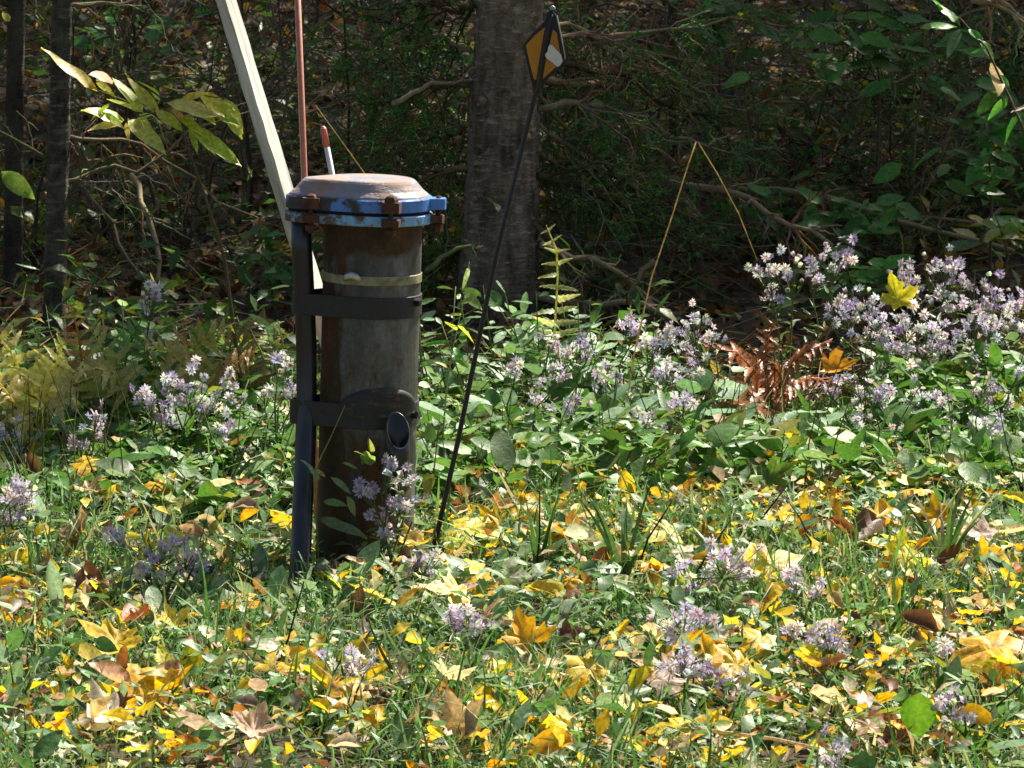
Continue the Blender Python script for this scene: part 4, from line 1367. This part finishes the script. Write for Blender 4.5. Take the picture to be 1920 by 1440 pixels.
# grass tufts with long dark blades
def tuft(label, px, py, nbl, h, spread, cols, seed):
    P = gp(px, py)
    r = random.Random(seed)
    t = thing('grass_tuft', label, 'grass', P)
    for k in range(nbl):
        mb = MB()
        a = r.uniform(0, 6.28)
        L = h * r.uniform(.5, 1.1)
        d = Vector((math.cos(a) * spread, math.sin(a) * spread * .6, 1)).normalized()
        side = Vector((1, .2, 0)).normalized()
        V, Fc = [], []
        m = 6
        for i in range(m + 1):
            s = i / m
            c = d * L * s + Vector((math.cos(a), math.sin(a), 0)) * spread * L * .6 * s * s - Vector((0, 0, 1)) * spread * L * .35 * s ** 3
            w = .0045 * (1 - s ** 2) + .0004
            V += [c - side * w, c + side * w + Vector((0, .001, 0))]
        Fc = [(2 * i, 2 * i + 1, 2 * i + 3, 2 * i + 2) for i in range(m)]
        mb.add(V, Fc, r.choice(cols))
        mb.obj('blade', M['grass'], t)
DG = [(.05, .12, .03), (.08, .17, .04), (.12, .22, .06)]
tuft('tuft of tall dark green grass right of the lawn centre, below the asters', 1770, 1080, 16, .19, .35, DG + [(.4, .34, .2)], 1)
tuft('tuft of dark green grass shoots in the centre of the lawn', 1010, 1085, 7, .17, .15, DG, 2)
tuft('tuft of dark upright shoots right of the lawn centre', 1170, 1100, 9, .20, .3, DG, 3)
tuft('tuft of slender grass at the right edge of the lawn', 1880, 1180, 12, .13, .5, DG + [(.2, .3, .08)], 4)
tuft('tuft of bright slender grass left of the conduit foot', 500, 1080, 12, .12, .5, [(.14, .26, .05), (.2, .3, .06)], 5)
tuft('tuft of grass standing alone at lower centre', 560, 1270, 9, .11, .5, DG, 6)
tuft('tuft of grass at lower right below the paddle leaf', 1830, 1420, 10, .12, .5, [(.14, .26, .05), (.1, .2, .04)], 7)

# straws and bare stems
def straw(name, label, pts, Y, r, col, base=True, mat='grass', cat='straw'):
    P = [at(px, py, y) if not isinstance(y, str) else at(px, py, Y) for px, py, y in [(p[0], p[1], p[2] if len(p) > 2 else Y) for p in pts]]
    o_loc = P[0].copy()
    if base:
        o_loc.z = gz(P[0].x, P[0].y) - .01
        P = [o_loc] + P
    m = MB().tube([p - o_loc for p in P], [r * (1 - .5 * i / (len(P) - 1)) for i in range(len(P))], 5, col)
    o = m.obj(name, M[mat])
    o.location = o_loc
    return tag(o, label, cat)
straw('bent_straw', 'tall dry straw bent into an upside down V before the woods', [(1155, 870), (1168, 800), (1190, 660), (1222, 520), (1262, 400), (1290, 310), (1305, 266), (1310, 268), (1345, 325), (1385, 400), (1420, 488)], 1.25, .0022, (.60, .47, .26))
straw('dry_straw', 'thin dry straw arching behind the pipe cap', [(760, 500), (728, 390), (680, 320), (630, 250), (592, 198)], .5, .0018, (.45, .36, .16))
straw('fallen_straw', 'long pale straw lying across the lower right lawn', [(1285, 1364, gp(1285, 1420).y), (1450, 1385, gp(1450, 1465).y), (1560, 1408, gp(1560, 1490).y), (1660, 1446, gp(1660, 1500).y)], 0, .0034, (.72, .56, .36), False)
straw('dry_straw', 'dry straw standing at the lower right beside the paddle leaf', [(1752, 1440), (1765, 1400), (1782, 1355)], gp(1752, 1445).y, .002, (.6, .5, .3))
straw('dry_straw', 'pale straw slanting right of the tall grass tuft', [(1690, 1070), (1750, 985), (1800, 915)], gp(1690, 1075).y, .002, (.7, .6, .42))
straw('dry_straw', 'thin dry straw lying over the lower left heap of leaves', [(140, 1312, gp(140, 1320).y), (220, 1255, gp(220, 1275).y), (268, 1240, gp(268, 1255).y)], 0, .002, (.6, .45, .22), False)
DK = (.035, .025, .015)
for lb, pts in (('dark bare weed stem slanting up in front of the lower centre grass', [(735, 1350), (760, 1300), (800, 1245)]),
                ('dark bare weed stem left of the fallen golden leaf, lower left', [(505, 1275), (540, 1200), (570, 1090)]),
                ('dark bare weed stem in mid lawn left of the dark shoots', [(1005, 1085), (1012, 1000), (1012, 920)]),
                ('dark bare weed stem right of the dark shoots', [(1185, 1100), (1215, 1010), (1260, 940)]),
                ('dark bare weed stem beside the lilac flowers, right of centre', [(1285, 1110), (1320, 1050), (1370, 975)]),
                ('dark bare weed stem in front of the right hand yellow leaves', [(1395, 1020), (1430, 970), (1480, 905)]),
                ('dark bare weed stem low at right below the big golden leaf', [(1770, 1405), (1850, 1340), (1925, 1275)]),
                ('dark bare weed stem at lower right of centre', [(1360, 1330), (1400, 1290), (1440, 1260)])):
    straw('weed_stem', lb, pts, gp(*pts[0]).y - .04, .0028, DK, True, 'twig', 'stem')

# ------------------------------------------------------------------ asters
def flower_template(np_=11, seed=0):
    rs = random.Random(seed)
    V, T, C = [], [], []
    for k in range(np_):
        a = 2 * math.pi * k / np_ + rs.uniform(-.15, .15)
        L = rs.uniform(.8, 1.1)
        up = rs.uniform(-.05, .45)
        u = Vector((math.cos(a), math.sin(a), up)); s = Vector((-math.sin(a), math.cos(a), 0)) * .17
        o = len(V)
        V += [u * .15, u * .6 * L + s, u * L, u * .6 * L - s]
        T += [(o, o + 1, o + 2), (o, o + 2, o + 3)]
        C += [(.85, .85, .9), (1, 1, 1), (1, 1, 1), (1, 1, 1)]
    o = len(V)
    V.append(Vector((0, 0, .22))); C.append((.9, .62, .2))
    for k in range(6):
        a = math.pi * k / 3
        V.append(Vector((math.cos(a) * .24, math.sin(a) * .24, .07))); C.append((.75, .45, .25))
    T += [(o, o + 1 + k, o + 1 + (k + 1) % 6) for k in range(6)]
    return [tuple(v) for v in V], T, C
ME_FL = []
for s in range(5):
    v, t, c = flower_template(11, s)
    ME_FL.append(mesh_np('flower', v, t, M['petal'], c, smooth=False))
bv_ = [(0, 0, -.5)] + [(.34 * math.cos(a), .34 * math.sin(a), -.1) for a in (0, 1.26, 2.51, 3.77, 5.03)] + [(.42 * math.cos(a + .5), .42 * math.sin(a + .5), .75 + .2 * (k % 2)) for k, a in enumerate((0, 1.26, 2.51, 3.77, 5.03))]
bt_ = [(0, 1 + (k + 1) % 5, 1 + k) for k in range(5)] + [(1 + k, 1 + (k + 1) % 5, 6 + k) for k in range(5)] + [(1 + (k + 1) % 5, 6 + (k + 1) % 5, 6 + k) for k in range(5)]
ME_BUD = mesh_np('bud', bv_, bt_, M['petal'], [(.35, .42, .2)] * 6 + [(1, .95, .9)] * 5, smooth=False)
LILAC = [(.68, .61, .86), (.76, .72, .88), (.59, .49, .83), (.83, .81, .90), (.68, .66, .92)]

def aster(label, clusters, Y=None, group='lilac asters', r_fl=.0135, low=False):
    cx = sum(c[0] for c in clusters) / len(clusters)
    lawn = Y is None
    if Y is None:
        Y = gp(cx, max(c[1] for c in clusters) + 85).y
    cy = sum(c[1] for c in clusters) / len(clusters)
    b = at(cx + random.uniform(-25, 25), cy, Y)
    b.z = gz(b.x, Y)
    t = thing('aster_plant', label, 'flower', b, group)
    mb, lf = MB(), MB()
    for (px, py, r, n) in clusters:
        e = at(px, py, Y + random.uniform(-.08, .08)) - b
        foot = Vector((random.gauss(0, .02), random.gauss(0, .02), -.01))
        midp = foot.lerp(e, .55) + Vector((random.gauss(0, .02), random.gauss(0, .02), .03))
        fork = foot.lerp(e, .82)
        mb.tube([foot, midp, fork], [.0024, .002, .0015], 4, (.13, .15, .05), cap=False)
        rr = r / 1000 * (Y + 8) / 8 * 1.3
        for k in range(int(n * (1.8 if lawn else 1.45))):
            p = e + Vector((random.gauss(0, .55), random.gauss(0, .55), random.gauss(0, .5))) * rr
            mb.tube([fork, fork.lerp(p, .5) + Vector((0, 0, -.004)), p], [.0011, .001, .0008], 3, (.16, .2, .07), cap=False)
            nrm = Vector((random.gauss(0, .5), random.gauss(-.55, .45), .8))
            put('flower', random.choice(ME_FL) if random.random() > .2 else ME_BUD, t, p, frame_yz(Vector((random.gauss(0, 1), 0, random.gauss(0, 1))), nrm), r_fl * random.uniform(.75, 1.2), tuple(x * random.uniform(.88, 1.08) for x in random.choice(LILAC)))
        L = (fork - foot).length
        for k in range(int(8 + L * 70)):
            f = random.uniform(.2, 1.1)
            p = foot.lerp(fork, f) + Vector((random.gauss(0, .006), random.gauss(0, .006), random.gauss(0, .006)))
            a = random.uniform(0, 6.28)
            d = Vector((math.cos(a), math.sin(a), random.uniform(-.2, .8)))
            v, tt = random.choice(NR)
            m3 = frame_yz(d, (random.gauss(0, .3), random.gauss(0, .3), 1))
            s = random.uniform(.014, .042)
            c = random.choice([(.10, .19, .05), (.15, .26, .09), (.20, .30, .13), (.08, .14, .04)])
            lf.add([p + m3 @ (Vector(q) * s) for q in v], [tuple(q) for q in tt], c)
    mb.obj('stem', M['twig'], t)
    lf.obj('foliage', M['herb'], t)
    return t
ASTERS = [
    # the flowering bank at right
    ('tallest lilac aster at the left end of the flowering bank', 1.9, [(1440, 500, 24, 9), (1490, 510, 24, 10), (1530, 505, 20, 7), (1575, 475, 22, 12), (1450, 550, 20, 6)]),
    ('lilac aster below the highest bloom of the flowering bank', 1.8, [(1590, 580, 26, 10), (1625, 560, 22, 8), (1560, 590, 16, 5), (1650, 612, 22, 9)]),
    ('lilac aster behind the caught yellow leaf in the flowering bank', 2.0, [(1690, 515, 18, 7), (1740, 500, 22, 8), (1785, 500, 24, 9), (1722, 545, 32, 12)]),
    ('dense lilac aster high at the right edge of the flowering bank', 1.95, [(1860, 530, 22, 9), (1780, 555, 32, 14), (1832, 572, 34, 14), (1890, 560, 34, 15), (1905, 612, 24, 9)]),
    ('dense lilac aster in the middle of the flowering bank', 1.7, [(1780, 650, 24, 9), (1720, 690, 20, 7), (1700, 605, 34, 14), (1740, 640, 34, 14), (1662, 650, 28, 10), (1620, 610, 24, 8)]),
    ('lilac aster at the right of the flowering bank, second row down', 1.65, [(1820, 612, 28, 11), (1860, 605, 28, 11), (1850, 660, 24, 9)]),
    ('low lilac aster under the hanging orange leaf', 1.35, [(1612, 722, 28, 10), (1650, 735, 18, 8), (1550, 725, 14, 5), (1680, 765, 24, 9)]),
    ('low lilac aster at the foot of the flowering bank near the right edge', 1.2, [(1910, 700, 20, 8), (1722, 745, 18, 8), (1770, 752, 18, 7), (1830, 735, 28, 11), (1880, 745, 18, 6)]),
    ('few flowered lilac aster lowest in the flowering bank', 1.0, [(1860, 800, 20, 8), (1620, 790, 14, 5), (1702, 805, 18, 6), (1772, 800, 18, 6)]),
    # between the marker and the bank
    ('lilac aster between the dry fern and the marker', 1.6, [(1020, 630, 14, 4), (1050, 668, 28, 11), (1090, 655, 24, 9), (1106, 644, 12, 4)]),
    ('lilac aster rising behind the bent straw', 1.6, [(1182, 610, 18, 7), (1228, 642, 22, 9), (1256, 625, 24, 11)]),
    ('lilac aster right of the bent straw', 1.6, [(1300, 606, 24, 9), (1322, 656, 28, 11), (1340, 630, 16, 5)]),
    ('lilac aster below the bent straw', 1.3, [(1260, 690, 28, 12), (1238, 715, 24, 9), (1146, 710, 20, 8)]),
    ('low lilac aster left of the bent straw foot', 1.1, [(960, 690, 14, 5), (1080, 760, 18, 6), (1010, 742, 22, 8), (1042, 700, 14, 5), (1000, 802, 22, 8)]),
    ('low lilac aster right of the bent straw foot', 1.0, [(1235, 800, 16, 6), (1282, 752, 18, 7), (1205, 782, 14, 5)]),
    ('low lilac aster in front of the rusty dead ferns', .95, [(1368, 855, 24, 9), (1338, 838, 14, 4), (1410, 815, 12, 4)]),
    # left of the pipe
    ('tall pale aster spike in shade at far left of the pipe', 1.7, [(290, 545, 18, 8), (270, 562, 12, 4), (278, 630, 10, 3)]),
    ('lilac aster thick with bloom left of the pipe', 1.05, [(445, 755, 22, 6), (365, 700, 16, 5), (322, 715, 18, 6), (346, 745, 24, 6), (402, 742, 28, 9), (386, 780, 24, 6), (430, 700, 12, 3)]),
    ('pale lilac aster just left of the thick one', 1.0, [(305, 790, 20, 7), (284, 756, 24, 8), (260, 735, 14, 4), (420, 792, 22, 7)]),
    ('lilac aster right against the black conduit', .9, [(500, 735, 14, 5), (545, 690, 18, 7), (520, 672, 8, 3), (552, 738, 10, 4)]),
    ('small lilac aster below the yellow green ferns', .9, [(180, 790, 18, 7), (140, 830, 10, 4)]),
    ('small lilac aster at the left edge below the ferns', .9, [(20, 815, 22, 8)]),
    # on the lawn
    ('low lilac aster cut by the left edge above the lawn', None, [(30, 938, 28, 12), (50, 918, 18, 7), (15, 970, 14, 5)]),
    ('tiny lilac flower head in the lawn at left', None, [(218, 1008, 12, 5)]),
    ('low lilac aster over the lemon yellow leaf at left', None, [(300, 1035, 26, 8), (360, 1045, 28, 9), (270, 1070, 10, 4)]),
    ('lilac aster growing up against the rusty pipe', -.22, [(695, 920, 16, 7), (725, 880, 14, 5), (760, 895, 18, 7), (755, 935, 20, 9), (715, 970, 18, 6), (718, 1000, 10, 3)]),
    ('low lilac aster at the right foot of the pipe', None, [(790, 1060, 28, 9)]),
    ('low lilac aster in the lawn beside dark stems, right of centre', None, [(1290, 1095, 32, 11), (1365, 1060, 32, 13)]),
    ('low lilac aster, middle one of three in the right centre lawn', None, [(1270, 1172, 34, 13), (1312, 1165, 26, 8)]),
    ('low lilac aster, nearest of three in the right centre lawn', None, [(1275, 1250, 32, 12), (1340, 1272, 36, 14)]),
    ('tiny lilac flowers beside the broad yellow leaf', None, [(1490, 1085, 14, 5), (1530, 1110, 14, 5)]),
    ('low lilac aster below the broad yellow leaf at right', None, [(1560, 1205, 32, 12), (1485, 1180, 16, 5)]),
    ('tiny lilac flower head alone right of the lawn centre', None, [(1782, 1220, 16, 6)]),
    ('faded lilac aster beside the paddle leaf', None, [(1780, 1325, 24, 8)]),
    ('faded lilac aster at the bottom edge, right', None, [(1570, 1410, 24, 7)]),
    ('low grey lilac aster in the lawn, left of centre', None, [(640, 1258, 30, 11), (672, 1240, 22, 7)]),
    ('low grey lilac aster in the middle of the lawn', None, [(882, 1165, 28, 10), (850, 1155, 16, 4)]),
]
for lb, Y, cl in ASTERS:
    aster(lb, cl, Y)

# ------------------------------------------------------------------ ferns
def pinna_template(seed, teeth=5):
    rs = random.Random(seed)
    V, T = [(0, 0, 0)], []
    L, Rr = [], []
    n = teeth * 2
    for i in range(1, n + 1):
        t = i / n
        w = .19 * (1 - t) ** .6 * (1.0 if i % 2 else .68) + .004
        z = -.25 * t * t + rs.uniform(-.02, .02)
        V += [(-w, t, z + .03), (0, t, z), (w, t, z + .03)]
    for i in range(n):
        a = 1 + 3 * (i - 1)
        b = 1 + 3 * i
        if i == 0:
            T += [(0, b + 1, b), (0, b + 2, b + 1)]
        else:
            T += [(a, a + 1, b + 1), (a, b + 1, b), (a + 1, a + 2, b + 2), (a + 1, b + 2, b + 1)]
    return np.array(V), np.array(T)
ME_PIN = [mesh_np('leaflet', *pinna_template(s), M['leaf']) for s in range(4)]

def fern(label, fronds, name='fern', cat='fern', group=None):
    """Each frond: pixel polyline base to tip, depth, leaflet length in m, colour, leaflet count, facing."""
    P0 = at(*fronds[0][0][0], fronds[0][1])
    base = Vector((P0.x, P0.y, gz(P0.x, P0.y)))
    t = thing(name, label, cat, base, group)
    for poly, Y, pl, col, npin, tilt in fronds:
        pts = [at(px, py, Y - .03 * i) - base for i, (px, py) in enumerate(poly)]
        root = Vector((pts[0].x * .8, pts[0].y, gz(base.x + pts[0].x * .8, base.y + pts[0].y) - base.z - .02))
        full = [root] + pts
        mb = MB()
        mb.tube(full, [.0026] * (len(full) - 1) + [.0008], 5, tuple(c * 1.1 for c in col))
        fr = mb.obj('frond', M['leaf'], t)
        seg = [(b - a).length for a, b in zip(pts[:-1], pts[1:])]
        tot = sum(seg)
        for k in range(npin):
            f = (k + .5) / npin
            s = f * tot
            i = 0
            while i < len(seg) - 1 and s > seg[i]:
                s -= seg[i]; i += 1
            p = pts[i].lerp(pts[i + 1], min(1, s / seg[i]))
            d = (pts[i + 1] - pts[i]).normalized()
            nrm = Vector((random.gauss(0, .15), -1 + tilt, .5 + tilt)).normalized()
            sd = d.cross(nrm).normalized()
            L = pl * (1 - .75 * f ** 1.6) * (.75 + .25 * min(1, f * 5))
            for sg in (-1, 1):
                if random.random() < .04:
                    continue
                dd = (sd * sg + d * random.uniform(.2, .5) + Vector((0, 0, random.gauss(-.05, .1)))).normalized()
                j = random.uniform(.75, 1.2)
                put('leaflet', random.choice(ME_PIN), fr, p, frame_yz(dd, nrm + Vector((random.gauss(0, .3), random.gauss(0, .3), random.gauss(0, .3)))), L * random.uniform(.85, 1.1), tuple(min(1, c * j) for c in col))
    return t
YG, OL, BR, GR = (.74, .68, .18), (.40, .44, .11), (.52, .32, .11), (.16, .32, .09)
fern('yellow green fern spreading at the left edge before the slim trunk', [
    ([(70, 770), (50, 720), (20, 660), (-20, 610)], 1.35, .115, YG, 8, .1), ([(80, 770), (95, 715), (110, 670), (120, 640)], 1.3, .10, YG, 8, .2),
    ([(90, 775), (120, 745), (140, 710), (150, 690)], 1.25, .085, (.62, .54, .22), 6, .3), ([(60, 780), (30, 760), (0, 720), (-30, 700)], 1.25, .095, (.60, .50, .14), 7, .3),
    ([(60, 760), (75, 690), (72, 640), (60, 600)], 1.4, .06, GR, 10, .1)])
fern('dry brown fern frond standing at the foot of the slim trunk', [
    ([(165, 740), (155, 690), (148, 630), (130, 565)], 1.6, .065, BR, 10, .0), ([(165, 740), (140, 710), (120, 690), (100, 690)], 1.55, .05, BR, 9, .2)])
fern('olive green ferns fanning out left of the pipe', [
    ([(215, 745), (205, 690), (190, 650), (165, 610)], 1.5, .10, OL, 9, .3), ([(230, 740), (235, 680), (250, 630), (270, 590)], 1.6, .085, GR, 9, .2),
    ([(300, 745), (330, 700), (390, 630), (440, 605)], 1.45, .09, (.46, .42, .09), 10, .2), ([(440, 605), (470, 620), (490, 660), (500, 690)], 1.47, .05, (.30, .26, .06), 9, .2),
    ([(310, 740), (340, 690), (350, 640), (340, 600)], 1.55, .07, BR, 8, .2), ([(240, 745), (215, 700), (180, 690), (150, 700)], 1.4, .085, (.50, .48, .12), 8, .4)])
fern('brown and olive ferns arching between the pipe and the left ferns', [
    ([(480, 760), (470, 690), (440, 640), (400, 610)], 1.5, .075, (.40, .30, .09), 12, .2), ([(490, 760), (520, 700), (530, 640), (520, 600)], 1.55, .065, (.34, .36, .09), 11, .2),
    ([(380, 765), (360, 700), (320, 660), (270, 640)], 1.4, .085, (.48, .42, .12), 12, .3), ([(390, 765), (420, 710), (440, 680), (480, 660)], 1.4, .075, (.46, .30, .10), 11, .3)])
fern('pale dry fern frond standing upright beside the fir base', [([(1036, 690), (1042, 590), (1046, 520), (1044, 470), (1024, 422)], 1.9, .070, (.52, .52, .22), 12, .0)])
RUST = (.42, .15, .035)
fern('rusty brown dead ferns collapsed under the hanging orange leaf', [
    ([(1440, 760), (1420, 700), (1380, 660), (1320, 650)], 1.75, .09, RUST, 12, .5), ([(1450, 760), (1470, 700), (1510, 660), (1560, 640)], 1.8, .09, RUST, 12, .5),
    ([(1440, 770), (1400, 730), (1340, 710), (1290, 720)], 1.65, .09, (.36, .17, .06), 12, .6), ([(1450, 770), (1480, 730), (1520, 710), (1570, 720)], 1.65, .08, RUST, 11, .6),
    ([(1440, 750), (1430, 690), (1440, 640), (1450, 600)], 1.85, .07, (.34, .14, .04), 11, .3), ([(1440, 775), (1410, 760), (1360, 760), (1320, 775)], 1.55, .07, (.32, .15, .05), 10, .7)])
fern('brown dead fern at the foot of the fir', [([(990, 720), (985, 660), (970, 620), (950, 590)], 2.4, .08, (.30, .13, .05), 11, .4), ([(1000, 720), (1010, 660), (1020, 620), (1040, 600)], 2.4, .07, (.26, .10, .04), 10, .4)])
fern('green fern just right of the fir base', [([(1130, 700), (1110, 640), (1080, 610), (1050, 600)], 2.5, .06, GR, 11, .4)])

# ------------------------------------------------------------------ saplings with leaves that can be told apart
def sapling(label, stem_pts, Y, leaves, name='sapling', group=None, stem_r=.005, col_stem=(.12, .085, .05), ms=None, vary=.2):
    b = at(*stem_pts[0], Y)
    base = Vector((b.x, Y, gz(b.x, Y)))
    t = thing(name, label, 'sapling', base, group)
    pts = [Vector((0, 0, -.03))] + [at(*p, Y) - base for p in stem_pts[1:]]
    m = len(pts)
    MB().tube(pts, [stem_r * (1 - .75 * i / (m - 1)) for i in range(m)], 6, col_stem).obj('stem', M['twig'], t)
    for lf in leaves:
        (x0, y0), (x1, y1), w, c = lf[:4]
        a, e = at(x0, y0, Y + random.uniform(-.04, .04)) - base, at(x1, y1, Y + random.uniform(-.06, .02)) - base
        L = (e - a).length
        up = Vector((random.gauss(.1, .25), -.55 + random.gauss(0, .2), .75))
        put('leaf', random.choice(ms or ME_OV), t, a, frame_yz(e - a, up), (L * w / .5, L, L), tuple(min(1, q * random.uniform(1 - vary, 1 + vary)) for q in c))
    return t
LG, LY, LB = (.46, .55, .07), (.62, .56, .06), (.62, .48, .20)
ys = sapling('sapling with sunlit yellow green leaves at upper left', [(470, 760), (420, 480), (385, 370), (340, 245), (285, 212), (240, 225)], 1.4, [
    ((183, 170), (75, 92), .22, LY), ((212, 152), (172, 133), .75, LB), ((268, 212), (212, 142), .42, LG), ((288, 212), (234, 138), .26, LG), ((232, 226), (157, 200), .55, LG),
    ((230, 228), (164, 240), .42, LB), ((240, 222), (311, 298), .40, (.62, .60, .18)), ((290, 208), (345, 242), .45, LG), ((312, 192), (422, 222), .50, (.60, .57, .17)),
    ((345, 232), (452, 314), .30, LG), ((330, 170), (305, 162), .4, LG), ((375, 172), (432, 218), .55, LY), ((420, 185), (456, 242), .45, LY), ((270, 212), (200, 182), .26, LG),
    ((345, 160), (372, 158), .35, LG), ((322, 205), (350, 230), .5, LB), ((300, 190), (282, 172), .4, LG), ((352, 232), (408, 288), .3, LG), ((236, 230), (242, 266), .3, LB), ((330, 195), (380, 208), .5, LB), ((395, 205), (446, 228), .4, LG), ((300, 215), (340, 243), .4, LG), ((215, 155), (262, 190), .4, LG), ((250, 160), (300, 205), .35, LG), ((360, 190), (405, 240), .4, LY), ((190, 210), (235, 240), .4, LG), ((380, 240), (425, 290), .35, LG), ((180, 150), (215, 178), .35, LG), ((330, 215), (395, 255), .35, LY), ((262, 215), (298, 268), .3, LG), ((205, 195), (170, 222), .3, LY), ((405, 190), (440, 205), .4, LG), ((415, 200), (452, 262), .28, LG), ((300, 180), (262, 150), .3, LG), ((340, 185), (388, 172), .3, LY), ((355, 235), (372, 285), .3, LG), ((285, 212), (250, 232), .35, LG)])
for tw in ([(285, 212), (225, 185), (180, 168)], [(300, 212), (350, 175), (425, 185)], [(340, 245), (300, 215), (320, 190)], [(340, 245), (350, 225), (345, 232)]):
    MB().tube([at(*q, 1.4) - ys.location for q in tw], [.0022, .0018, .001], 4, (.14, .12, .05)).obj('twig', M['twig'], ys)
sapling('sapling with one broad green leaf at the left edge', [(-60, 800), (-55, 500), (-40, 350), (5, 325)], 1.5, [((2, 322), (66, 372), .55, (.16, .36, .04)), ((-10, 330), (-60, 380), .5, (.16, .34, .04)), ((18, 40), (4, 20), .5, LG)])
UG, DGN = (.10, .30, .04), (.05, .17, .02)
sapling('sapling with arching bright green leaves at the upper right corner', [(2040, 760), (1990, 400), (1900, 200), (1850, 90), (1800, 35), (1770, 20)], 2.2, [
    ((1800, 45), (1745, 0), .28, UG), ((1795, 50), (1722, 60), .24, (.18, .38, .08)), ((1815, 55), (1845, 75), .5, UG), ((1840, 75), (1862, 112), .4, UG), ((1800, 55), (1775, 105), .4, (.14, .26, .10)),
    ((1850, 90), (1820, 100), .5, UG), ((1862, 115), (1880, 175), .5, (.70, .40, .20)), ((1875, 140), (1895, 165), .35, UG), ((1870, 170), (1830, 215), .5, DGN), ((1890, 185), (1850, 225), .4, UG),
    ((1900, 200), (1930, 240), .5, DGN), ((1910, 215), (1880, 270), .4, UG), ((1895, 210), (1932, 205), .3, (.65, .65, .55)), ((1770, 20), (1740, -15), .4, UG)])
def random_sapling(label, cx, cy, rx, ry, Y, n, cols, size, seed):
    r = random.Random(seed)
    L = []
    for k in range(n):
        x, y = r.gauss(cx, rx * .55), r.gauss(cy, ry * .55)
        a = r.uniform(-.6, 1.2) if r.random() < .6 else r.uniform(2.0, 3.8)
        s = size * r.uniform(.6, 1.2)
        L.append(((x, y), (x + math.cos(a) * s, y + math.sin(a) * s * .8), r.uniform(.35, .55), r.choice(cols)))
    gy = gp(cx, 640).y
    return sapling(label, [(cx + r.uniform(-40, 40), cy + ry + 200), (cx + 10, cy + ry), (cx, cy), (cx - 15, cy - ry)], Y, L, 'sapling', 'leafy saplings in the woods', .005)
DARKS = [(.07, .22, .03), (.10, .28, .05), (.13, .30, .08), (.05, .15, .02)]
for i, a in enumerate([
    ('green leafy sapling close behind the fir on its right', 1110, 260, 110, 70, 4.4, 46, 62),
    ('green leafy sapling high up right of the marker', 1340, 50, 130, 60, 4.8, 46, 60),
    ('green leafy sapling high up above the flowering bank', 1640, 90, 150, 70, 4.2, 46, 60),
    ('dark green leafy sapling directly behind the top of the asters', 1560, 400, 120, 50, 3.8, 40, 60),
    ('green leafy sapling at the right edge under the arching leaves', 1850, 260, 90, 90, 3.6, 46, 64),
    ('dark green leafy sapling behind the bent straw', 1400, 420, 110, 60, 4.6, 40, 58),
    ('small green sapling behind the salmon rod', 700, 90, 110, 60, 5.4, 34, 42),
    ('small dark green sapling low behind the pipe on its left', 500, 490, 50, 60, 3.4, 30, 44),
    ('small green sapling at the upper left behind the slim trunk', 230, 60, 130, 60, 5.2, 30, 40),
    ('dark green leafy sapling low at the middle of the aster bank', 1590, 510, 90, 40, 2.9, 34, 60),
    ('yellowing leafy sapling at the right edge behind the asters', 1880, 440, 60, 40, 3.2, 26, 46),
]):
    cols = DARKS if i != 10 else [(.30, .30, .05), (.2, .26, .04)]
    random_sapling(a[0], *a[1:7], cols, a[7], 900 + i)
# a thin seedling between pipe and marker
sapling('thin climbing weed stem with pale leaves between pipe and marker', [(820, 800), (838, 720), (850, 650), (870, 560), (880, 490)], .9, [
    ((850, 640), (790, 652), .2, UG), ((865, 570), (895, 555), .6, (.22, .34, .08)), ((868, 548), (905, 580), .55, (.24, .32, .08)), ((840, 690), (815, 675), .4, LG), ((845, 665), (885, 690), .3, (.2, .36, .1)),
    ((855, 620), (835, 600), .4, LG), ((858, 610), (890, 640), .25, LG), ((866, 590), (840, 588), .35, LG), ((880, 500), (868, 540), .2, LG), ((850, 650), (870, 680), .25, UG)], 'climbing_weed', None, .0022, (.3, .34, .1))
sapling('thin budding weed curving across the front of the pipe', [(600, 1000), (588, 885), (620, 820), (640, 775), (647, 760)], -.14, [
    ((700, 850), (690, 822), .5, (.3, .38, .1)), ((690, 860), (668, 840), .4, (.3, .38, .1)), ((672, 880), (640, 870), .3, (.22, .32, .12)), ((680, 870), (706, 840), .4, (.32, .4, .1)),
    ((620, 895), (660, 925), .3, (.22, .36, .16)), ((605, 940), (650, 945), .35, (.24, .38, .18)), ((590, 970), (690, 1000), .25, (.22, .36, .16)), ((600, 900), (570, 860), .4, (.3, .42, .3)),
    ((650, 930), (668, 968), .35, (.24, .38, .18)), ((610, 895), (590, 880), .4, LG)], 'budding_weed', None, .0018, (.3, .34, .1))
